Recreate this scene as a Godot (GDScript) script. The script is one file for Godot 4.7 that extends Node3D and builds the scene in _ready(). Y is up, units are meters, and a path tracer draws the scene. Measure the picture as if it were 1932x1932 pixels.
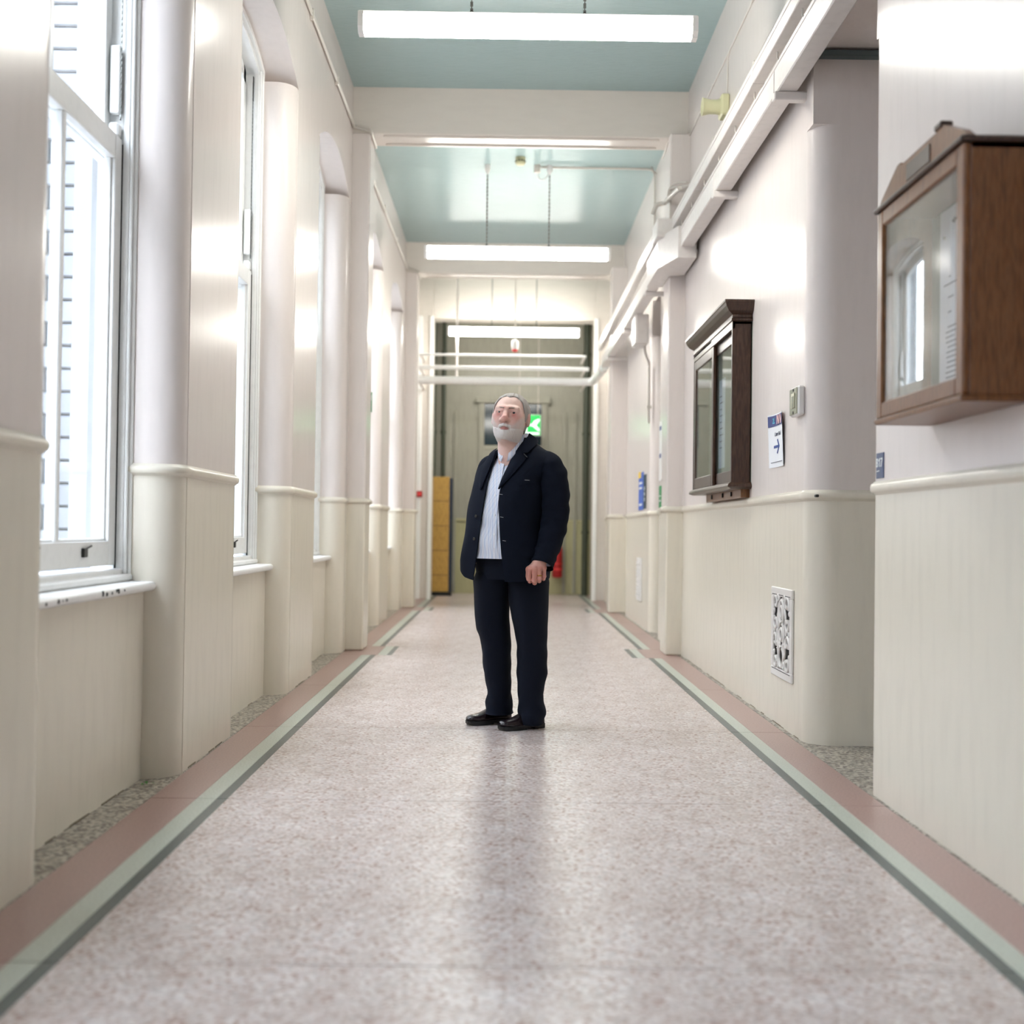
extends Node3D

const F := 2200.0
const LX := -1.36      # left wall face
const RX := 1.515      # right wall face
const CEIL := 4.87
const ZEND := -17.5   # front of the portal wall
const ZBACK := 5.0     # wall behind the camera

var M := {}
var used := {}
var rng := RandomNumberGenerator.new()

# ------------------------------------------------------------------ naming and placing
func uname(parent: Node, called: String) -> String:
	var key := str(parent.get_instance_id()) + called
	var n: int = used.get(key, 0)
	used[key] = n + 1
	return called if n == 0 else "%s_%03d" % [called, n]

func node(called: String, parent: Node = self, at := Vector3.ZERO, turn := 0.0) -> Node3D:
	var o := Node3D.new()
	o.name = uname(parent, called)
	parent.add_child(o, true)
	o.position = at
	o.rotation.y = turn
	return o

func tag(o: Node, label: String, category: String, group := "") -> Node:
	o.set_meta("label", label)
	o.set_meta("category", category)
	if group != "":
		o.set_meta("group", group)
	return o

func thing(called: String, label: String, category: String, at := Vector3.ZERO, turn := 0.0, group := "") -> Node3D:
	var o := node(called, self, at, turn)
	tag(o, label, category, group)
	return o

func struct(called: String, at := Vector3.ZERO, turn := 0.0) -> Node3D:
	var o := node(called, self, at, turn)
	o.set_meta("kind", "structure")
	return o

func mk() -> SurfaceTool:
	var st := SurfaceTool.new()
	st.begin(Mesh.PRIMITIVE_TRIANGLES)
	st.set_smooth_group(-1)
	return st

func put(called: String, st, m: Material, parent: Node = self, at := Vector3.ZERO) -> MeshInstance3D:
	var o := MeshInstance3D.new()
	o.name = uname(parent, called)
	var me: Mesh
	if st is SurfaceTool:
		st.generate_normals()
		me = st.commit()
	else:
		me = st
	o.mesh = me
	o.material_override = m
	parent.add_child(o, true)
	o.position = at
	return o

# ------------------------------------------------------------------ shapes
func tri(st: SurfaceTool, a: Vector3, b: Vector3, c: Vector3) -> void:   # clockwise seen from the front
	st.add_vertex(a)
	st.add_vertex(b)
	st.add_vertex(c)

func quad(st: SurfaceTool, a: Vector3, b: Vector3, c: Vector3, d: Vector3) -> void:
	tri(st, a, b, c)
	tri(st, a, c, d)

func facing(st: SurfaceTool, pts: Array, out: Vector3) -> void:          # convex polygon whose front looks along out
	var n: Vector3 = (pts[1] - pts[0]).cross(pts[2] - pts[0])
	var p := pts.duplicate()
	if n.dot(out) > 0.0:
		p.reverse()
	for i in range(1, p.size() - 1):
		tri(st, p[0], p[i], p[i + 1])

func box(st: SurfaceTool, lo: Vector3, hi: Vector3, bev := 0.0) -> void:  # a box with chamfered edges
	var c := (lo + hi) / 2.0
	var h := (hi - lo) / 2.0
	var b: float = minf(bev, minf(h.x, minf(h.y, h.z)) * 0.6)
	for ax in 3:
		var u := (ax + 1) % 3
		var v := (ax + 2) % 3
		for s in [-1.0, 1.0]:
			var out := Vector3.ZERO
			out[ax] = s
			var p := []
			for k in [[-1, -1], [1, -1], [1, 1], [-1, 1]]:
				var q := Vector3.ZERO
				q[ax] = s * h[ax]
				q[u] = k[0] * (h[u] - b)
				q[v] = k[1] * (h[v] - b)
				p.append(c + q)
			facing(st, p, out)
	if b <= 0.0:
		return
	for ax in 3:
		var u := (ax + 1) % 3
		var v := (ax + 2) % 3
		for su in [-1.0, 1.0]:
			for sv in [-1.0, 1.0]:
				var p := []
				for k in [[-1, 0], [1, 0], [1, 1], [-1, 1]]:
					var q := Vector3.ZERO
					q[ax] = k[0] * (h[ax] - b)
					q[u] = su * (h[u] if k[1] == 0 else h[u] - b)
					q[v] = sv * (h[v] - b if k[1] == 0 else h[v])
					p.append(c + q)
				var out := Vector3.ZERO
				out[u] = su
				out[v] = sv
				facing(st, p, out)
	for sx in [-1.0, 1.0]:
		for sy in [-1.0, 1.0]:
			for sz in [-1.0, 1.0]:
				var s := Vector3(sx, sy, sz)
				var p := []
				for k in 3:
					var q := h - Vector3(b, b, b)
					q[k] = h[k]
					p.append(c + q * s)
				facing(st, p, s)

func bx(called: String, lo: Vector3, hi: Vector3, m: Material, parent: Node = self, bev := 0.003) -> MeshInstance3D:
	var st := mk()
	box(st, Vector3(minf(lo.x, hi.x), minf(lo.y, hi.y), minf(lo.z, hi.z)), Vector3(maxf(lo.x, hi.x), maxf(lo.y, hi.y), maxf(lo.z, hi.z)), bev)
	return put(called, st, m, parent)

func prism(st: SurfaceTool, poly: PackedVector2Array, axis: int, from: float, to: float, smooth_sides := false) -> void:
	# axis 1: poly is (x, z) swept along y; axis 0: poly is (z, y) swept along x; axis 2: poly is (x, y) swept along z
	var at := func(p: Vector2, d: float) -> Vector3:
		if axis == 1:
			return Vector3(p.x, d, p.y)
		if axis == 0:
			return Vector3(d, p.y, p.x)
		return Vector3(p.x, p.y, d)
	var pts := poly
	if Geometry2D.is_polygon_clockwise(pts):
		pts.reverse()
	var out := Vector3.ZERO
	out[axis] = 1.0
	var ids := Geometry2D.triangulate_polygon(pts)
	for i in range(0, ids.size(), 3):
		var a := pts[ids[i]]
		var b := pts[ids[i + 1]]
		var c := pts[ids[i + 2]]
		if absf((b - a).cross(c - a)) < 1e-9:
			continue
		facing(st, [at.call(a, to), at.call(b, to), at.call(c, to)], out * signf(to - from))
		facing(st, [at.call(a, from), at.call(b, from), at.call(c, from)], -out * signf(to - from))
	if smooth_sides:
		st.set_smooth_group(1)
	for i in pts.size():
		var a := pts[i]
		var b := pts[(i + 1) % pts.size()]
		var n2 := Vector2(b.y - a.y, a.x - b.x)
		var on: Vector3 = at.call(n2, 0.0)
		on[axis] = 0.0
		facing(st, [at.call(a, from), at.call(b, from), at.call(b, to), at.call(a, to)], on)
	st.set_smooth_group(-1)

func grid(st: SurfaceTool, rows: Array, wrap: bool, flip := false, group := 0) -> void:   # rows of equal length joined into a smooth skin
	st.set_smooth_group(group)
	for i in rows.size() - 1:
		var a: PackedVector3Array = rows[i]
		var b: PackedVector3Array = rows[i + 1]
		var n := a.size()
		for j in (n if wrap else n - 1):
			var k := (j + 1) % n
			if flip:
				quad(st, a[j], a[k], b[k], b[j])
			else:
				quad(st, a[j], b[j], b[k], a[k])
	st.set_smooth_group(-1)

func fan(st: SurfaceTool, ring: PackedVector3Array, out: Vector3, group := 0) -> void:
	var c := Vector3.ZERO
	for p in ring:
		c += p
	c /= ring.size()
	st.set_smooth_group(group)
	for i in ring.size():
		facing(st, [c, ring[i], ring[(i + 1) % ring.size()]], out)
	st.set_smooth_group(-1)

func tube(st: SurfaceTool, pts: Array, r: float, sides := 8, bend := 0.0) -> void:
	var path: Array = pts
	if bend > 0.0:
		path = [pts[0]]
		for i in range(1, pts.size() - 1):
			var p: Vector3 = pts[i]
			var a: Vector3 = p + (pts[i - 1] - p).normalized() * bend
			var b: Vector3 = p + (pts[i + 1] - p).normalized() * bend
			for k in 6:
				var t := k / 5.0
				path.append(a.lerp(p, t).lerp(p.lerp(b, t), t))
		path.append(pts[-1])
	var rows := []
	var up := Vector3.UP
	for i in path.size():
		var d := Vector3.ZERO
		if i > 0:
			d += (path[i] - path[i - 1]).normalized()
		if i < path.size() - 1:
			d += (path[i + 1] - path[i]).normalized()
		d = d.normalized()
		if i == 0:
			up = Vector3.UP if absf(d.y) < 0.9 else Vector3.RIGHT
		var x := up.cross(d).normalized()
		up = d.cross(x).normalized()
		var ring := PackedVector3Array()
		for k in sides:
			var t := TAU * k / sides
			ring.append(path[i] + (x * cos(t) + up * sin(t)) * r)
		rows.append(ring)
	grid(st, rows, true, true)
	fan(st, rows[0], path[0] - path[1], -1)
	fan(st, rows[-1], path[-1] - path[-2], -1)

func tb(called: String, pts: Array, r: float, m: Material, parent: Node = self, bend := 0.0, sides := 8) -> MeshInstance3D:
	var st := mk()
	tube(st, pts, r, sides, bend)
	return put(called, st, m, parent)

func lathe(st: SurfaceTool, prof: Array, at: Vector3, axis: Vector3, sides := 20, group := 0) -> void:   # prof: [radius, distance along the axis]
	var a := axis.normalized()
	var x := (Vector3.UP if absf(a.y) < 0.9 else Vector3.RIGHT).cross(a).normalized()
	var y := a.cross(x)
	var rows := []
	for p in prof:
		var ring := PackedVector3Array()
		for k in sides:
			var t := TAU * k / sides
			ring.append(at + a * p[1] + (x * cos(t) + y * sin(t)) * maxf(p[0], 0.0002))
		rows.append(ring)
	grid(st, rows, true, true, group)
	fan(st, rows[0], -a, -1)
	fan(st, rows[-1], a, -1)

func lettering(called: String, text: String, size: float, m: Material, parent: Node, at: Vector3, font := "Droid Sans", wide := 1.0, bold := false) -> MeshInstance3D:
	var t := TextMesh.new()
	var f := SystemFont.new()
	f.font_names = PackedStringArray([font])
	if bold:
		f.font_weight = 700
	t.font = f
	t.text = text
	t.font_size = 48
	t.pixel_size = size / 34.0
	t.depth = 0.0012
	var o := put(called, t, m, parent, at)
	o.scale = Vector3(wide, 1, 1)
	return o

# ------------------------------------------------------------------ materials
func noise_tex(freq: float, type := FastNoiseLite.TYPE_SIMPLEX_SMOOTH, size := 512, ramp: Gradient = null, sd := 1, octaves := 4) -> NoiseTexture2D:
	var n := FastNoiseLite.new()
	n.noise_type = type
	n.frequency = freq
	n.seed = sd
	n.fractal_octaves = octaves
	var t := NoiseTexture2D.new()
	t.width = size
	t.height = size
	t.seamless = true
	t.noise = n
	if ramp:
		t.color_ramp = ramp
	return t

func gradient(stops: Array, constant := false) -> Gradient:
	var g := Gradient.new()
	var o := PackedFloat32Array()
	var c := PackedColorArray()
	for s in stops:
		o.append(s[0])
		c.append(s[1])
	g.offsets = o
	g.colors = c
	if constant:
		g.interpolation_mode = Gradient.GRADIENT_INTERPOLATE_CONSTANT
	return g

func c8(r: int, g: int, b: int, a := 1.0) -> Color:
	return Color(r / 255.0, g / 255.0, b / 255.0, a)

func mat(called: String, c: Color, rough := 0.5, metal := 0.0) -> StandardMaterial3D:
	var m := StandardMaterial3D.new()
	m.resource_name = called
	m.albedo_color = c
	m.roughness = rough
	m.metallic = metal
	M[called] = m
	return m

func tri_map(m: StandardMaterial3D, scale: Vector3, world := true) -> void:
	m.uv1_triplanar = true
	m.uv1_world_triplanar = world
	m.uv1_scale = scale

func gloss_paint(called: String, c: Color, rough: float, amount: float, streak: Vector3, tone := 0.04) -> StandardMaterial3D:
	var m := mat(called, Color.WHITE, rough)
	m.albedo_texture = noise_tex(0.012, FastNoiseLite.TYPE_SIMPLEX_SMOOTH, 512, gradient([[0.0, c.darkened(tone)], [0.5, c], [1.0, c.lightened(tone)]]), called.hash() % 1000)
	m.metallic_specular = 0.31
	m.heightmap_enabled = true
	m.heightmap_texture = M.brush
	m.heightmap_scale = amount
	tri_map(m, streak)
	return m

func materials() -> void:
	M.brush = noise_tex(0.03, FastNoiseLite.TYPE_SIMPLEX_SMOOTH, 512, null, 7, 3)
	gloss_paint("wall_paint", c8(230, 221, 216), 0.23, 0.014, Vector3(2.2, 0.35, 2.2), 0.015)
	gloss_paint("dado_paint", c8(232, 225, 210), 0.23, 0.014, Vector3(2.2, 0.35, 2.2), 0.02)
	gloss_paint("beam_paint", c8(226, 219, 211), 0.22, 0.008, Vector3(0.4, 2.0, 2.0), 0.012)
	gloss_paint("ceiling_paint", c8(170, 192, 192), 0.2, 0.16, Vector3(0.5, 1.0, 3.2), 0.015)
	gloss_paint("lobby_paint", c8(166, 164, 150), 0.3, 0.03, Vector3(2.0, 0.4, 2.0))
	gloss_paint("lobby_dado", c8(184, 180, 142), 0.3, 0.03, Vector3(2.0, 0.4, 2.0))
	gloss_paint("white_paint", c8(250, 251, 250), 0.25, 0.003, Vector3(2, 2, 2), 0.02)
	gloss_paint("trunk_paint", c8(224, 218, 214), 0.28, 0.012, Vector3(2, 2, 2), 0.03)
	mat("pipe_paint", c8(214, 208, 200), 0.3)
	mat("dark_line", c8(40, 44, 44), 0.6)
	mat("dirt", c8(132, 122, 104), 0.9)
	mat("track_grey", c8(84, 96, 98), 0.5)
	mat("joint", c8(120, 108, 102), 0.6)
	# terrazzo: chips in the colours of the stone
	var chips := gradient([[0.0, c8(205, 197, 194)], [0.2, c8(228, 224, 221)], [0.36, c8(199, 185, 180)], [0.52, c8(218, 210, 208)], [0.68, c8(180, 159, 150)], [0.76, c8(212, 206, 205)], [0.88, c8(188, 181, 179)], [0.95, c8(164, 130, 118)]], true)
	var t := mat("terrazzo", Color.WHITE, 0.29)
	var ct := noise_tex(0.065, FastNoiseLite.TYPE_CELLULAR, 1024, chips, 11, 1)
	ct.noise.cellular_return_type = FastNoiseLite.RETURN_CELL_VALUE
	ct.noise.cellular_jitter = 1.0
	ct.noise.fractal_type = FastNoiseLite.FRACTAL_NONE
	ct.normalize = true
	t.albedo_texture = ct
	tri_map(t, Vector3(1.35, 1.35, 1.35))
	t.detail_enabled = true
	t.detail_blend_mode = BaseMaterial3D.BLEND_MODE_MUL
	t.detail_albedo = noise_tex(0.006, FastNoiseLite.TYPE_SIMPLEX_SMOOTH, 512, gradient([[0.0, c8(232, 224, 220)], [1.0, c8(255, 252, 252)]]), 5)
	t.detail_uv_layer = BaseMaterial3D.DETAIL_UV_1
	var greys := gradient([[0.0, c8(150, 144, 134)], [0.2, c8(190, 184, 172)], [0.42, c8(130, 120, 110)], [0.6, c8(172, 164, 150)], [0.82, c8(110, 102, 94)]], true)
	var t2 := mat("terrazzo_edge", Color.WHITE, 0.45)
	var ct2 := noise_tex(0.06, FastNoiseLite.TYPE_CELLULAR, 1024, greys, 23, 1)
	ct2.noise.cellular_return_type = FastNoiseLite.RETURN_CELL_VALUE
	ct2.noise.fractal_type = FastNoiseLite.FRACTAL_NONE
	t2.albedo_texture = ct2
	tri_map(t2, Vector3(1.3, 1.3, 1.3))
	for e in [["pink_band", c8(172, 142, 134)], ["pale_strip", c8(190, 196, 184)], ["dark_strip", c8(84, 93, 91)]]:
		var m := mat(e[0], Color.WHITE, 0.3)
		var base: Color = e[1]
		m.albedo_texture = noise_tex(0.09, FastNoiseLite.TYPE_SIMPLEX, 512, gradient([[0.0, base.darkened(0.1)], [0.5, base], [1.0, base.lightened(0.08)]]), 31, 3)
		tri_map(m, Vector3(1.5, 1.5, 1.5))
	# glazed brick outside
	mat("glazed_brick", c8(122, 127, 133), 0.2)
	mat("glazed_brick_grey", c8(114, 120, 128), 0.2)
	mat("mortar", c8(66, 71, 78), 0.9)
	mat("outside_render", c8(146, 150, 155), 0.7)
	mat("paving", c8(170, 170, 168), 0.9)
	# glass
	var g := mat("glass", Color(0.93, 0.97, 0.96, 0.06), 0.02)
	g.transparency = BaseMaterial3D.TRANSPARENCY_ALPHA
	var gc := mat("case_glass", Color(0.75, 0.85, 0.82, 0.06), 0.015)
	gc.transparency = BaseMaterial3D.TRANSPARENCY_ALPHA
	gc.metallic_specular = 0.5
	# wood
	for e in [["wood", c8(116, 70, 32)], ["wood_dark", c8(60, 37, 25)], ["board_wood", c8(204, 160, 78)]]:
		var m := mat(e[0], Color.WHITE, 0.3 if e[0] != "board_wood" else 0.5)
		var base: Color = e[1]
		m.albedo_texture = noise_tex(0.02, FastNoiseLite.TYPE_SIMPLEX_SMOOTH, 512, gradient([[0.0, base.darkened(0.35)], [0.45, base], [0.6, base.lightened(0.06)], [1.0, base.darkened(0.2)]]), e[0].hash() % 99, 5)
		tri_map(m, Vector3(7, 0.7, 7), false)
	mat("felt", c8(128, 142, 130), 0.9)
	mat("paper", c8(238, 240, 244), 0.8)
	mat("paper_blue", c8(190, 208, 222), 0.8)
	mat("ink", c8(70, 74, 96), 0.8)
	mat("ink_blue", c8(62, 84, 150), 0.7)
	mat("navy_print", c8(62, 72, 128), 0.6)
	mat("pink_print", c8(240, 196, 196), 0.7)
	mat("cyan_print", c8(110, 200, 230), 0.7)
	mat("sign_navy", c8(52, 70, 112), 0.35)
	mat("sign_white", c8(236, 240, 240), 0.5)
	mat("poster_blue", c8(70, 104, 190), 0.6)
	mat("poster_yellow", c8(232, 196, 70), 0.6)
	mat("poster_dark", c8(40, 60, 70), 0.6)
	mat("sign_green", c8(40, 140, 80), 0.5)
	mat("leaf_green", c8(86, 140, 76), 0.7)
	mat("plaque", c8(70, 52, 36), 0.4)
	mat("brass", c8(190, 160, 96), 0.3, 0.9)
	mat("bronze", c8(136, 138, 116), 0.35, 0.6)
	mat("bronze_light", c8(216, 214, 190), 0.3, 0.3)
	mat("black", c8(18, 18, 18), 0.4)
	mat("steel", c8(120, 122, 120), 0.35, 0.8)
	mat("plastic_white", c8(236, 234, 232), 0.35)
	mat("plastic_cream", c8(206, 204, 166), 0.4)
	mat("red", c8(170, 26, 30), 0.35)
	mat("red_cap", c8(220, 60, 60), 0.4)
	mat("navy_edge", c8(38, 50, 70), 0.6)
	mat("pipe_green", c8(72, 78, 64), 0.5)
	mat("dark_glass", c8(36, 52, 60), 0.08)
	mat("iron_white", c8(228, 224, 220), 0.4)
	mat("vent_dark", c8(26, 20, 18), 0.9)
	var glow := mat("tube_glow", c8(255, 255, 250), 0.4)
	glow.emission_enabled = true
	glow.emission = Color(1.0, 0.988, 0.955)
	glow.emission_energy_multiplier = 32.0
	var ex := mat("exit_glow", c8(20, 150, 70), 0.4)
	ex.emission_enabled = true
	ex.emission = c8(20, 190, 80)
	ex.emission_energy_multiplier = 0.7
	var exw := mat("exit_glow_white", c8(230, 250, 236), 0.4)
	exw.emission_enabled = true
	exw.emission = c8(220, 255, 230)
	exw.emission_energy_multiplier = 1.0

# ------------------------------------------------------------------ start
func _ready() -> void:
	rng.seed = 20
	var cam := Camera3D.new()
	cam.name = "camera"
	var att := CameraAttributesPhysical.new()
	att.frustum_focal_length = 12.0 * F / 966.0
	att.frustum_focus_distance = 6.2
	att.frustum_near = 0.05
	att.frustum_far = 200.0
	att.exposure_aperture = 1.1
	cam.attributes = att
	cam.fov = rad_to_deg(2.0 * atan(966.0 / F))
	add_child(cam)
	cam.position = Vector3(0, 1.05, 0)
	cam.rotation = Vector3(atan(34.0 / F), -atan(13.0 / F), 0.013)
	cam.current = true
	var we := WorldEnvironment.new()
	we.name = "environment"
	var env := Environment.new()
	var sky := Sky.new()
	var sm := ProceduralSkyMaterial.new()          # an even overcast
	sm.sky_top_color = c8(222, 232, 244)
	sm.sky_horizon_color = c8(236, 240, 246)
	sm.ground_bottom_color = c8(150, 150, 148)
	sm.ground_horizon_color = c8(200, 204, 208)
	sm.sky_energy_multiplier = 3.7
	sm.ground_energy_multiplier = 1.4
	sm.sun_angle_max = 0.0
	sky.sky_material = sm
	env.background_mode = Environment.BG_SKY
	env.sky = sky
	env.tonemap_mode = Environment.TONE_MAPPER_LINEAR
	env.tonemap_exposure = 1.2
	env.sdfgi_enabled = true
	env.ssao_enabled = true
	env.ssil_enabled = true
	we.environment = env
	add_child(we)
	materials()
	build_floor()
	build_left_wall()
	build_right_wall()
	build_ceiling()
	build_end()
	build_outside()
	for z in [-4.19, -6.64, -9.09, -11.9, -14.35, -1.74, 0.71]:
		window(z)
	lights()
	services_left()
	services_right()
	wall_things()
	lobby_things()
	person()

# ------------------------------------------------------------------ floor
func build_floor() -> void:
	var fl := struct("floor")
	bx("subfloor", Vector3(-2.2, -0.15, -19.6), Vector3(4.6, -0.006, ZBACK + 0.2), M.joint, fl, 0.0)
	var zs := [5.0, 3.75, 2.1, 0.45, -1.2, -2.82, -4.52, -6.16, -7.8, -9.7, -10.42, -12.0, -13.5, -15.0, -15.7, -17.2, -19.35]
	for i in zs.size() - 1:
		var z1: float = zs[i] - 0.0025
		var z0: float = zs[i + 1] + 0.0025
		var s := 0.13 if i in [9, 13] else 0.0
		var row := [["edge_terrazzo", -2.15, -1.354, "terrazzo_edge"], ["pink_band", -1.352, -1.176 + s, "pink_band"], ["pale_strip", -1.175 + s, -1.0985 + s, "pale_strip"], ["dark_strip", -1.098 + s, -1.058 + s, "dark_strip"],
			["terrazzo_slab", -1.0575 + s, 1.2055 - s, "terrazzo"], ["dark_strip", 1.206 - s, 1.2485 - s, "dark_strip"], ["pale_strip", 1.249 - s, 1.3165 - s, "pale_strip"], ["pink_band", 1.317 - s, 1.486, "pink_band"], ["edge_terrazzo", 1.488, 4.5, "terrazzo_edge"]]
		for r in row:
			bx(r[0], Vector3(r[1], -0.03, z0), Vector3(r[2], 0.0, z1), M[r[3]], fl, 0.0008)

# ------------------------------------------------------------------ left wall with its piers and arches
func pier_plan(zn: float, zf: float, off: float, back: float) -> PackedVector2Array:
	var p := PackedVector2Array()
	var r := 0.13 + off
	p.append(Vector2(back, zn + off))
	p.append(Vector2(-1.505, zn + off))
	for k in 11:
		var t := PI / 2 * k / 10.0
		p.append(Vector2(-1.49 + r * sin(t), zn - 0.13 + r * cos(t)))
	p.append(Vector2(LX + off, zn - 0.145))
	p.append(Vector2(LX + off, zf + 0.145))
	for k in 11:
		var t := PI / 2 * k / 10.0
		p.append(Vector2(-1.49 + r * cos(t), zf + 0.13 - r * sin(t)))
	p.append(Vector2(-1.505, zf - off))
	p.append(Vector2(back, zf - off))
	return p

func smooth_prism(st: SurfaceTool, poly: PackedVector2Array, from: float, to: float) -> void:   # plan (x, z) swept up, smooth where the outline bends gently
	var ids := Geometry2D.triangulate_polygon(poly)
	for i in range(0, ids.size(), 3):
		for y in [from, to]:
			facing(st, [Vector3(poly[ids[i]].x, y, poly[ids[i]].y), Vector3(poly[ids[i + 1]].x, y, poly[ids[i + 1]].y), Vector3(poly[ids[i + 2]].x, y, poly[ids[i + 2]].y)], Vector3(0, 1 if y == to else -1, 0))
	var n := poly.size()
	var area := 0.0
	for i in n:
		area += poly[i].cross(poly[(i + 1) % n])
	var group := 1
	for i in n:
		var a := poly[i]
		var b := poly[(i + 1) % n]
		var prev := (a - poly[(i + n - 1) % n]).normalized()
		if prev.dot((b - a).normalized()) < 0.85:
			group += 1
		st.set_smooth_group(group)
		var nn := Vector2(b.y - a.y, a.x - b.x) * signf(area)
		facing(st, [Vector3(a.x, from, a.y), Vector3(b.x, from, b.y), Vector3(b.x, to, b.y), Vector3(a.x, to, a.y)], Vector3(nn.x, 0, nn.y))
	st.set_smooth_group(-1)

func rail_on(plan: Callable, y0: float, y1: float, bulge: float, parent: Node3D) -> void:    # the moulded chair rail that follows a plan outline
	var st := mk()
	var rows := []
	for e in [[0.0, -0.002], [0.06, 0.35], [0.14, 0.38], [0.16, 0.7], [0.3, 0.92], [0.5, 1.0], [0.7, 0.92], [0.84, 0.66], [0.86, 0.4], [0.95, 0.36], [1.0, -0.002]]:
		var pl: PackedVector2Array = plan.call(e[1] * bulge)
		var row := PackedVector3Array()
		for q in pl:
			row.append(Vector3(q.x, lerpf(y0, y1, e[0]), q.y))
		rows.append(row)
	grid(st, rows, false, false)
	put("chair_rail", st, M.dado_paint, parent)

const OPEN := [0.71, -1.74, -4.19, -6.64, -9.09, -11.9, -14.35]

func arch_points(c: float, hw: float, n := 20) -> Array:
	var out := []
	for k in n + 1:
		var d := lerpf(hw, -hw, float(k) / n)
		out.append(Vector2(c + d, 2.30 + sqrt(1.75 * 1.75 - d * d)))
	return out

func build_left_wall() -> void:
	var w := struct("wall_left")
	var ends := [ZBACK]
	for c in OPEN:
		ends.append(c + 0.66)
		ends.append(c - 0.66)
	ends.append(-17.9)
	for i in range(0, ends.size(), 2):
		var zn: float = ends[i]
		var zf: float = ends[i + 1]
		var st := mk()
		smooth_prism(st, pier_plan(zn, zf, 0.0, -1.79), 0.0, 1.28)
		put("pier_dado", st, M.dado_paint, w)
		st = mk()
		smooth_prism(st, pier_plan(zn, zf, 0.0, -1.79), 1.28, 3.85)
		put("pier_shaft", st, M.wall_paint, w)
		rail_on(func(o): return pier_plan(zn, zf, o, -1.565), 1.256, 1.308, 0.022, w)
		for e in [[0.0, 1.256, M.dado_paint], [1.308, 3.83, M.wall_paint]]:      # a thin bead down the arris
			tb("bead", [Vector3(LX - 0.002, e[0], zn - 0.132), Vector3(LX - 0.002, e[1], zn - 0.132)], 0.005, e[2], w, 0.0, 10)
	for c in OPEN:
		bx("apron", Vector3(-1.79, 0, c - 0.66), Vector3(-1.494, 0.79, c + 0.66), M.dado_paint, w, 0.0)
	for layer in [[0.81, -1.57, LX], [0.66, -1.79, -1.57]]:
		var poly := PackedVector2Array([Vector2(ZBACK, CEIL + 0.1), Vector2(ZBACK, 3.85)])
		for c in OPEN:
			poly.append(Vector2(c + layer[0], 3.85))
			for q in arch_points(c, layer[0]):
				if q.y > 3.8505:
					poly.append(q)
			poly.append(Vector2(c - layer[0], 3.85))
		poly.append(Vector2(-17.9, 3.85))
		poly.append(Vector2(-17.9, CEIL + 0.1))
		var st := mk()
		prism(st, poly, 0, layer[1], layer[2])
		put("arcade", st, M.wall_paint, w)
	for z in [[-10.03, -10.37], [-15.5, -15.84]]:
		bx("pilaster_dado", Vector3(-1.40, 0, z[1]), Vector3(-1.205, 1.28, z[0]), M.dado_paint, w, 0.012)
		bx("pilaster_shaft", Vector3(-1.40, 1.28, z[1]), Vector3(-1.205, 4.47, z[0]), M.wall_paint, w, 0.012)
		var plan := func(o: float) -> PackedVector2Array:
			return PackedVector2Array([Vector2(-1.37, z[0] + o), Vector2(-1.205 + o, z[0] + o), Vector2(-1.205 + o, z[1] - o), Vector2(-1.37, z[1] - o)])
		rail_on(plan, 1.256, 1.308, 0.022, w)
	# grime where the plaster meets the floor
	for k in 60:
		var z: float = -3.6 - 11.0 * pow(rng.randf(), 1.3)
		var inside := false
		for c in OPEN:
			inside = inside or absf(z - c) < 0.6
		var x := -1.494 if inside else LX
		if not inside and absf(z + 10.2) < 0.25:
			continue
		var near_edge := false
		for c in OPEN:
			near_edge = near_edge or absf(absf(z - c) - 0.72) < 0.13
		if near_edge:
			continue
		bx("grime", Vector3(x - 0.01, 0.0, z - rng.randf_range(0.02, 0.07)), Vector3(x + 0.003, rng.randf_range(0.003, 0.007), z + rng.randf_range(0.02, 0.07)), M.dirt, w, 0.002)

# ------------------------------------------------------------------ right wall with its passages
func wall_plan(x: float, zn: float, zf: float, rn: float, rf: float, off: float) -> PackedVector2Array:
	var p := PackedVector2Array()
	p.append(Vector2(4.5, zn + off))
	p.append(Vector2(x + rn + 0.015, zn + off))
	for k in 11:
		var t := PI / 2 * k / 10.0
		p.append(Vector2(x + rn - (rn + off) * sin(t), zn - rn + (rn + off) * cos(t)))
	p.append(Vector2(x - off, zn - rn - 0.015))
	p.append(Vector2(x - off, zf + rf + 0.015))
	for k in 11:
		var t := PI / 2 * k / 10.0
		p.append(Vector2(x + rf - (rf + off) * cos(t), zf + rf - (rf + off) * sin(t)))
	p.append(Vector2(x + rf + 0.015, zf - off))
	p.append(Vector2(4.5, zf - off))
	return p

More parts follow.
